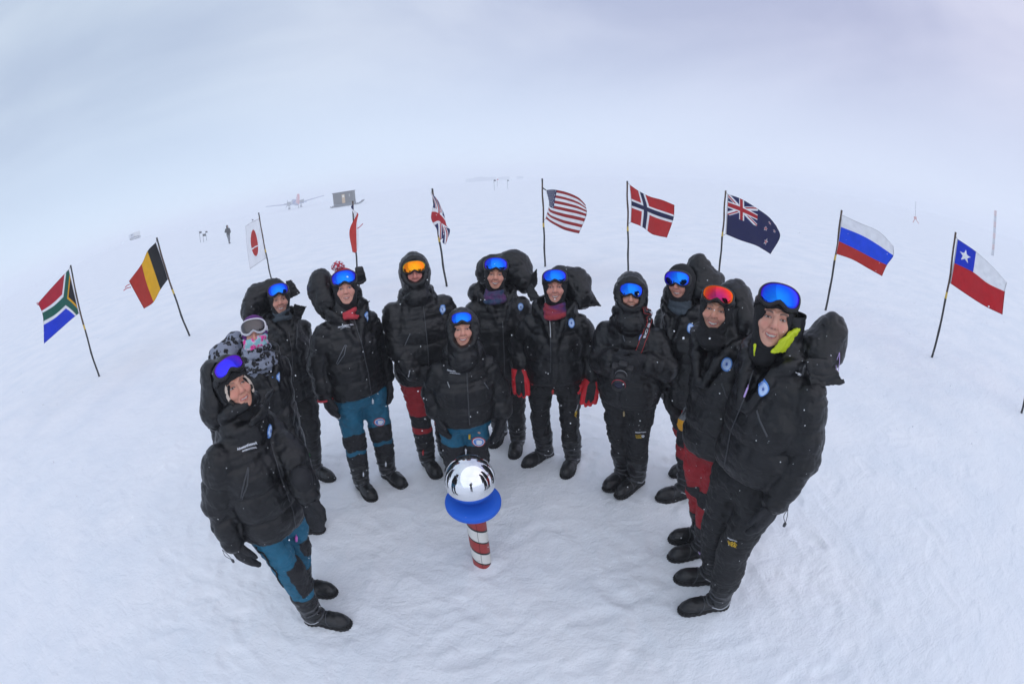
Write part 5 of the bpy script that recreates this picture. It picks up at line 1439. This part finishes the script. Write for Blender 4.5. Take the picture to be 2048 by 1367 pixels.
# ------------------------------------------------------------------ far away: hut on skis, aircraft, walker, markers
def place(u, v, r=None):
    g_ = gnd(u, v) if r is None else at_r(u, v, r); return Vector((g_.x, g_.y, float(terrain(np.array(g_.x), np.array(g_.y)))))
def facing(P): return atan2(P.y, P.x)-pi/2
def hut():
    P = place(690, 410, 92); t = empty('hut', P, facing(P)+radians(-12)); tag(t, 'dark wooden hut on a sledge with a pale door', 'hut')
    wood = plain('weathered boards', (.05, .043, .036), .8, 0, 6, .03); nn = wood.node_tree.nodes
    mb = MB().box((0, 0, 1.75), (4.1, 2.6, 2.2), None, .03)
    for i in range(17): mb.box((-2.0+i*.25, -1.31, 1.75), (.03, .03, 2.16))
    w_ = mesh_obj('hut_wall', mb.V, mb.F, wood, t, False)
    mb = MB().box((0, 0, 2.90), (4.35, 2.9, .12), None, .02); mesh_obj('hut_roof', mb.V, mb.F, plain('hut roof', (.04, .04, .04), .8), t, False)
    mb = MB().box((.1, -1.34, 1.55), (.62, .06, 1.75), None, .01); d_ = mesh_obj('hut_door', mb.V, mb.F, plain('pale plywood door', (.50, .32, .13), .7), t, False)
    mb = MB().box((.1, -1.385, 2.05), (.40, .03, .5)); mesh_obj('door_pane', mb.V, mb.F, plain('pale pane', (.75, .72, .62), .3), d_, False)
    for x in (1.35,):
        mb = MB().box((x, -1.34, 2.1), (.10, .05, .5)); mesh_obj('hut_window', mb.V, mb.F, plain('narrow pane', (.6, .6, .58), .3), t, False)
    for y in (-1.0, 1.0):
        mb = MB().tube([(-2.9, y, .3), (-2.6, y, .16), (2.9, y, .16), (3.5, y, .42), (3.9, y, .75)], .12, 6); mb.box((0, y, .45), (4.3, .14, .34)); mesh_obj('sledge_runner', mb.V, mb.F, M['grey'], t)
hut()
def plane():
    P = place(592, 416, 215); t = empty('ski_aircraft', P, facing(P)+radians(8)); tag(t, 'twin engined ski plane with a red tail, parked beyond the walker', 'aircraft')
    red = plain('red aircraft paint', (.50, .03, .04), .4); wht = plain('blue grey aircraft paint', (.16, .17, .30), .4); blu = plain('blue aircraft paint', (.015, .04, .28), .4); dk = plain('engine black', (.03, .032, .035), .6)
    # seen from behind and slightly to one side: tail towards us, nose away (+y)
    mb = MB(); prof = [(0, -9.5, 1.9, .25), (0, -7.5, 2.0, .75), (0, -4, 2.4, 1.15), (0, 0, 2.9, 1.3), (0, 5, 3.4, 1.3), (0, 7.5, 3.5, 1.0), (0, 9.0, 3.4, .35)]
    mb.tube([(a, b, c) for a, b, c, d in prof], [d for a, b, c, d in prof], 16); fu = mesh_obj('fuselage', mb.V, mb.F, wht, t)
    mb = MB().tube([(0, -4.2, 2.55), (0, -1.5, 2.75), (0, 1, 3.0)], [1.17, 1.28, 1.33], 16); mesh_obj('blue_band', mb.V, mb.F, blu, fu)
    def slab(pts, th, name, m_, par=t):
        n = Vector(pts[1])-Vector(pts[0]); k = n.cross(Vector(pts[2])-Vector(pts[0])).normalized()*th/2
        V = [Vector(p)+k for p in pts]+[Vector(p)-k for p in pts]; m = len(pts)
        F = [tuple(range(m)), tuple(range(2*m-1, m-1, -1))]+[(i, m+i, m+(i+1) % m, (i+1) % m) for i in range(m)]
        return mesh_obj(name, V, F, m_, par, False)
    fin_ = slab([(-.2, -5.2, 2.6), (.3, -7.0, 5.4), (.5, -7.9, 6.5), (.5, -9.2, 6.4), (.3, -10.0, 4.6), (0, -9.6, 2.0)], .9, 'tail_fin', red)
    for sg in (-1, 1):
        slab([(sg*.2, -8.0, 2.15), (sg*3.6, -8.6, 2.3), (sg*4.0, -9.4, 2.3), (sg*.3, -9.6, 2.15)], .22, 'tailplane', blu)
        slab([(sg*.9, 4.6, 2.5), (sg*4.5, 4.4, 2.6), (sg*14.4, 1.6, 3.7), (sg*14.4, .4, 3.7), (sg*4.5, -.4, 2.6), (sg*.9, -.4, 2.5)], .34, 'wing', wht)
        mb = MB().tube([(sg*2.9, -.5, 2.7), (sg*2.9, 1.5, 2.75), (sg*2.9, 5.6, 2.8), (sg*2.9, 6.6, 2.8)], [.35, .85, .85, .45], 12); e_ = mesh_obj('engine', mb.V, mb.F, dk, t)
        mb = MB(); [mb.box((sg*2.9+1.0*cos(a), 6.7, 2.8+1.0*sin(a)), (2.0, .08, .22), Matrix.Rotation(-a, 3, 'Y')) for a in [2*pi*i/5+.3 for i in range(5)]]; mesh_obj('propeller', mb.V, mb.F, dk, e_, False)
        slab([(sg*2.2, -.6, 1.9), (sg*2.2, -.7, 3.6), (sg*4.2, -.7, 3.8), (sg*4.0, -.6, 1.9)], .1, 'flap', dk)
        mb = MB().tube([(sg*2.9, 2.8, 2.2), (sg*2.9, 2.6, .6)], .16, 8).box((sg*2.9, 2.8, .25), (.9, 3.8, .22), None, .08); mb.tube([(sg*2.9, 2.2, .7), (sg*2.9, 3.0, .7)], .55, 12); mesh_obj('landing_ski', mb.V, mb.F, wht if sg > 0 else dk, t)
    mb = MB().box((0, -8.6, .3), (.4, 1.5, .16), None, .05).tube([(0, -8.6, 1.9), (0, -8.6, .35)], .12, 6); mesh_obj('tail_ski', mb.V, mb.F, dk, t)
plane()
def simple_person(name, P, rz, label, h=1.75, raised=False, arms_=None, group=None, mats=None, walk=.18):
    """a distant figure: one continuous body, with coat, trousers, boots and hood over it"""
    s_ = h/1.8
    def joints():
        J = {}; J['hip'] = [Vector((sg*.09, 0, .93))*s_ for sg in (-1, 1)]; J['kn'] = [Vector((sg*.09, (-walk if sg < 0 else walk*.3), .50))*s_ for sg in (-1, 1)]
        J['an'] = [Vector((sg*.08, (-walk*1.1 if sg < 0 else walk*1.1), .09))*s_ for sg in (-1, 1)]
        if arms_: J['arm'] = [[Vector(q)*s_ for q in a] for a in arms_]
        else: J['arm'] = [[Vector((sg*.19, 0, 1.42))*s_, Vector((sg*.27, .04, 1.16))*s_, Vector((sg*.26, -.06, .92))*s_] for sg in (-1, 1)]
        return J
    J = joints()
    def body(rad, res, lo=-9, hi=9, head=True, arms=True, legs=True, trunk=True):
        f = Fld((-.6, -.6, -.02), (.6, .6, h+.6), res)
        if trunk: f.cap((0, 0, .95*s_), (0, 0, 1.36*s_), .12+rad, .13+rad, .05).cap((-.13*s_, 0, 1.40*s_), (.13*s_, 0, 1.40*s_), .06+rad, .06+rad, .05)
        if head: f.cap((0, 0, 1.45*s_), (0, 0, 1.58*s_), .05, .05, .03).ell((0, -.01, 1.67*s_), (.078, .096, .12), .03).ell((0, -.10, 1.655*s_), (.012, .015, .015), .01)
        if legs:
            for i in (0, 1): f.cap(J['hip'][i], J['kn'][i], .085+rad, .06+rad, .03).cap(J['kn'][i], J['an'][i], .058+rad, .045+rad, .02)
        if arms:
            for a in J['arm']: f.cap(a[0], a[1], .045+rad, .04+rad, .03).cap(a[1], a[2], .04+rad, .034+rad*.8, .02)
        if lo > -9: f.plane((0, 0, lo), (0, 0, -1), 'int', .01)
        if hi < 9: f.plane((0, 0, hi), (0, 0, 1), 'int', .01)
        return f
    f = body(0, .02)
    for i in (0, 1):
        a = J['arm'][i]; d = (a[2]-a[1]).normalized(); f.cap(a[2], a[2]+d*.10, .035, .03, .02)
    V, Q = f.mesh(1); col = np.tile((.5, .3, .24), (len(V), 1))
    r = mesh_obj('person', V, Q, M['skin'], None, True, P, {'Col': col}); r.rotation_euler = (0, 0, rz); tag(r, label, 'person', group)
    mk = lambda V: np.full(len(V), -1.0)
    f = body(.045, .018, .80*s_, 9, False, True, False); V, Q = f.mesh(1); V = crumple(V, Q, .01); mesh_obj('parka', V, Q, M['parka'], r)
    f = body(.02, .018, .15, .98*s_, False, False, True, False); V, Q = f.mesh(1); mesh_obj('trousers', V, Q, (mats or M['pants_black']), r, True, None, {'mask': mk(V)})
    f = Fld((-.3, -.4, 1.3*s_), (.3, .4, h+.2), .014); f.ell((0, .015, 1.68*s_), (.115, .135, .145), 0).cap((0, .02, 1.45*s_), (0, .02, 1.6*s_), .12, .10, .04).ell((0, -.15, 1.66*s_), (.06, .09, .085), .01, None, 'sub')
    V, Q = f.mesh(1); mesh_obj('hood', V, Q, M['parka'], r)
    for i in (0, 1):
        a = J['an'][i]; f = Fld((a.x-.2, a.y-.35, -.01), (a.x+.2, a.y+.25, .4), .014)
        f.cap((a.x, a.y+.03, .07), (a.x, a.y-.16, .06), .055, .055, .02).cap((a.x, a.y+.02, .08), (a.x, a.y+.02, .28), .06, .07, .03).plane((0, 0, .0), (0, 0, -1), 'int', .005)
        V, Q = f.mesh(1); mesh_obj('boot', V, Q, M['boot'], r)
        a = J['arm'][i]; d = (a[2]-a[1]).normalized(); f = Fld([a[2][k]-.25 for k in range(3)], [a[2][k]+.25 for k in range(3)], .012)
        t1 = d.orthogonal().normalized(); f.cap(a[2]-d*.03, a[2]+d*.08, .046, .04, .02)
        for k in range(4): q = t1*(k-1.5)*.022; f.cap(a[2]+d*.07+q, a[2]+d*(.15-.012*abs(k-1.6))+q, .015, .012, .006)
        f.cap(a[2]+d*.03+t1*.03, a[2]+d*.09+t1*.065, .017, .014, .008); V, Q = f.mesh(1); mesh_obj('glove', V, Q, M['glove'], r, True, None, {'mask': mk(V)})
    return r
P = place(459, 487)
simple_person('person', P, facing(P)+radians(20), 'lone figure in black walking far off on the open snow', 1.66, mats=M['grey'], arms_=[[(-.18, 0, 1.42), (-.30, -.10, 1.22), (-.12, -.26, 1.20)], [(.18, 0, 1.42), (.25, .02, 1.14), (.16, -.18, 1.05)]])
# the photographer, seen in the mirrored ball and the goggles, holding the camera's pole up
simple_person('person', Vector((.10, -.55, 0)), radians(180), 'photographer with raised arms, seen reflected in the mirrored ball', 1.75, walk=.12,
              arms_=[[(-.19, 0, 1.42), (-.24, -.16, 1.60), (-.13, -.34, 1.74)], [(.19, 0, 1.42), (.24, -.20, 1.46), (.11, -.42, 1.50)]])
mb = MB().tube([(0, -.22, 1.45), (0, -.10, 1.95), (0, -.045, 2.26)], .012, 8); mp_ = mb.build('camera_pole', M['sole']); tag(mp_, 'thin black pole held up by the photographer in the ball reflection', 'pole')

def marker_flag(u, v, hh, r, col, label, w_=.35, sgrp='small marker flags far off'):
    P = place(u, v, r); t = empty('marker_flag', P, facing(P)); tag(t, label, 'marker', sgrp)
    mb = MB().tube([(0, 0, -.05), (.01, 0, hh*.5), (0, 0, hh)], .03, 6); mesh_obj('stake', mb.V, mb.F, M['grey'], t)
    V = []; n = 8
    for j in range(2):
        for i in range(n+1):
            for k in range(4): V.append((w_*i/n, .06*sin(5*i/n)+(.012 if j else -.012), hh-.02-w_*.75*k/3-.05*i/n))
    F = []; st = (n+1)*4
    for i in range(n):
        for k in range(3):
            F.append((i*4+k, (i+1)*4+k, (i+1)*4+k+1, i*4+k+1)); F.append((st+i*4+k, st+i*4+k+1, st+(i+1)*4+k+1, st+(i+1)*4+k))
    mesh_obj('pennant', V, F, col, t)
blk = plain('black pennant', (.01, .01, .012), .7)
marker_flag(398, 462, 1.5, 62, blk, 'small black marker flag left of the walking figure, furthest left')
marker_flag(405, 466, 1.1, 60, blk, 'small black marker flag left of the walking figure, lowest of the three', .4)
marker_flag(411, 464, 1.3, 63, blk, 'small black marker flag left of the walking figure, nearest to it', .28)
marker_flag(989, 384, 2.0, 80, blk, 'small black marker flag far off, left of the American flag')
marker_flag(995, 378, 2.0, 110, M['redmark'], 'tiny dark red marker flag between the two black ones on the horizon')
marker_flag(1016, 384, 1.8, 85, plain('green pennant', (.03, .07, .06), .7), 'small dark green marker flag far off near the American flag', .3)
marker_flag(503, 432, 1.2, 75, blk, 'tiny black marker flag above the Japanese flag', .25)

FARW = plain('haze-paled station cladding', (.55, .58, .63), .7)  # lightened colour adds to the haze over the far buildings
# faint station buildings on the horizon
for i, (u, v, w_, h_) in enumerate(((944, 363, 9, 1.1), (958, 362, 7, 1.5), (975, 360, 12, 1.2), (1008, 359, 8, 1.0), (1040, 359, 5, .8))):
    P = place(u, v, 330); t = empty('station_building', P, facing(P)); 
    tag(t, ['faint low station building on the horizon, leftmost', 'faint station building with a raised roof on the horizon', 'faint long station building in the middle of the horizon row', 'faint station building on the horizon, fourth along', 'smallest faint station building on the horizon, rightmost'][i], 'building', 'station buildings on the horizon')
    z0 = .4; mb = MB().box((0, 0, z0+h_), (w_, 4, h_*2), None, .15); mesh_obj('building_wall', mb.V, mb.F, FARW, t, False)
    mb = MB().box((0, 0, z0+2*h_+.12), (w_*1.05, 4.4, .2), None, .05); mesh_obj('building_roof', mb.V, mb.F, FARW, t, False)
# tracked carrier with a canvas box at left, its colours paled to imitate haze
def carrier():
    P = place(270, 473, 160); t = empty('tracked_vehicle', P, facing(P)+radians(25)); tag(t, 'pale boxy vehicle fading into the haze above the Belgian flag', 'vehicle')
    can = plain('haze-paled canvas', (.66, .66, .64), .8); gl = plain('haze-paled cab grey', (.52, .55, .60), .6)
    mb = MB().box((.6, 0, 1.5), (2.6, 2.0, 1.4), None, .15); mesh_obj('cargo_box', mb.V, mb.F, can, t)
    mb = MB().box((-1.5, 0, 1.3), (1.4, 1.8, 1.3), None, .2); cb = mesh_obj('cab', mb.V, mb.F, gl, t)
    mb = MB().box((-1.7, -.93, 1.55), (.7, .04, .45)); mesh_obj('cab_window', mb.V, mb.F, M['grey'], cb, False)
    for y in (-.85, .85):
        mb = MB().tube([(-1.9, y, .35), (-1.5, y, .62), (1.5, y, .62), (1.9, y, .35), (1.5, y, .10), (-1.5, y, .10), (-1.9, y, .35)], .16, 8); mesh_obj('track', mb.V, mb.F, M['zip'], t)
carrier()
# mast and buoy-like red marker out to the right
def mast():
    P = place(1985, 490, 46); t = empty('antenna_mast', P, facing(P)); tag(t, 'faint red and white banded mast standing beyond the Chilean flag', 'mast')
    for i in range(8):
        mb = MB(); 
        for dx, dy in ((0, 0), (.22, 0), (.11, .19)): mb.tube([(dx, dy, i*.5), (dx, dy, i*.5+.5)], .035, 5)
        for k in range(2): mb.tube([(0, 0, i*.5+.25*k), (.22, 0, i*.5+.25*k+.25)], .02, 4).tube([(.22, 0, i*.5+.25*k), (.11, .19, i*.5+.25*k+.25)], .02, 4)
        mesh_obj('mast_section', mb.V, mb.F, plain('haze-paled mast paint', (.66, .45, .44) if i % 2 else (.55, .56, .6), .6), t)  # both band colours are paled, painting in extra haze
mast()
def beacon():
    P = place(1830, 444, 74); t = empty('beacon', P, facing(P)); tag(t, 'tiny red tripod beacon with a thin whip, far off between the Russian and Chilean flags', 'beacon')
    mb = MB()
    for a in (0, 2.1, 4.2): mb.tube([(0, 0, .7), (.7*cos(a), .7*sin(a), 0)], .06, 6)
    mb.box((0, 0, .75), (.5, .4, .35), None, .05); mesh_obj('tripod', mb.V, mb.F, plain('haze-paled beacon red', (.6, .25, .22), .6), t)  # red washed out so the beacon fades as if through haze
    mb = MB().tube([(0, 0, .9), (0, 0, 3.2)], .03, 5); mesh_obj('whip', mb.V, mb.F, M['grey'], t)
beacon()
# ------------------------------------------------------------------ falling snow: small flakes in the air, one object
def flakes():
    q = np.random.default_rng(5); n = 900; V = []; F = []
    base = [(1, 0, 0), (-1, 0, 0), (0, 1, 0), (0, -1, 0), (0, 0, 1), (0, 0, -1)]
    fc = [(0, 2, 4), (2, 1, 4), (1, 3, 4), (3, 0, 4), (2, 0, 5), (1, 2, 5), (3, 1, 5), (0, 3, 5)]
    for i in range(n):
        r = q.uniform(.9, 3.2); a = q.uniform(-1.2, 1.2); c = np.array((r*sin(a), r*cos(a), q.uniform(.3, 2.2)))
        s_ = .0016+.0022*q.random()**3; k = len(V); R = np.array(Matrix.Rotation(q.uniform(0, 3), 3, 'X') @ Matrix.Rotation(q.uniform(0, 3), 3, 'Z'))
        for b in base: V.append(c+R @ (np.array(b)*s_*q.uniform(.6, 1.3)))
        F += [tuple(x+k for x in f_) for f_ in fc]
    o = mesh_obj('snowflakes', V, F, plain('snowflake', (.85, .87, .9), .7), None, True); tag(o, 'fine snowflakes drifting through the air', None, None, 'stuff')
flakes()
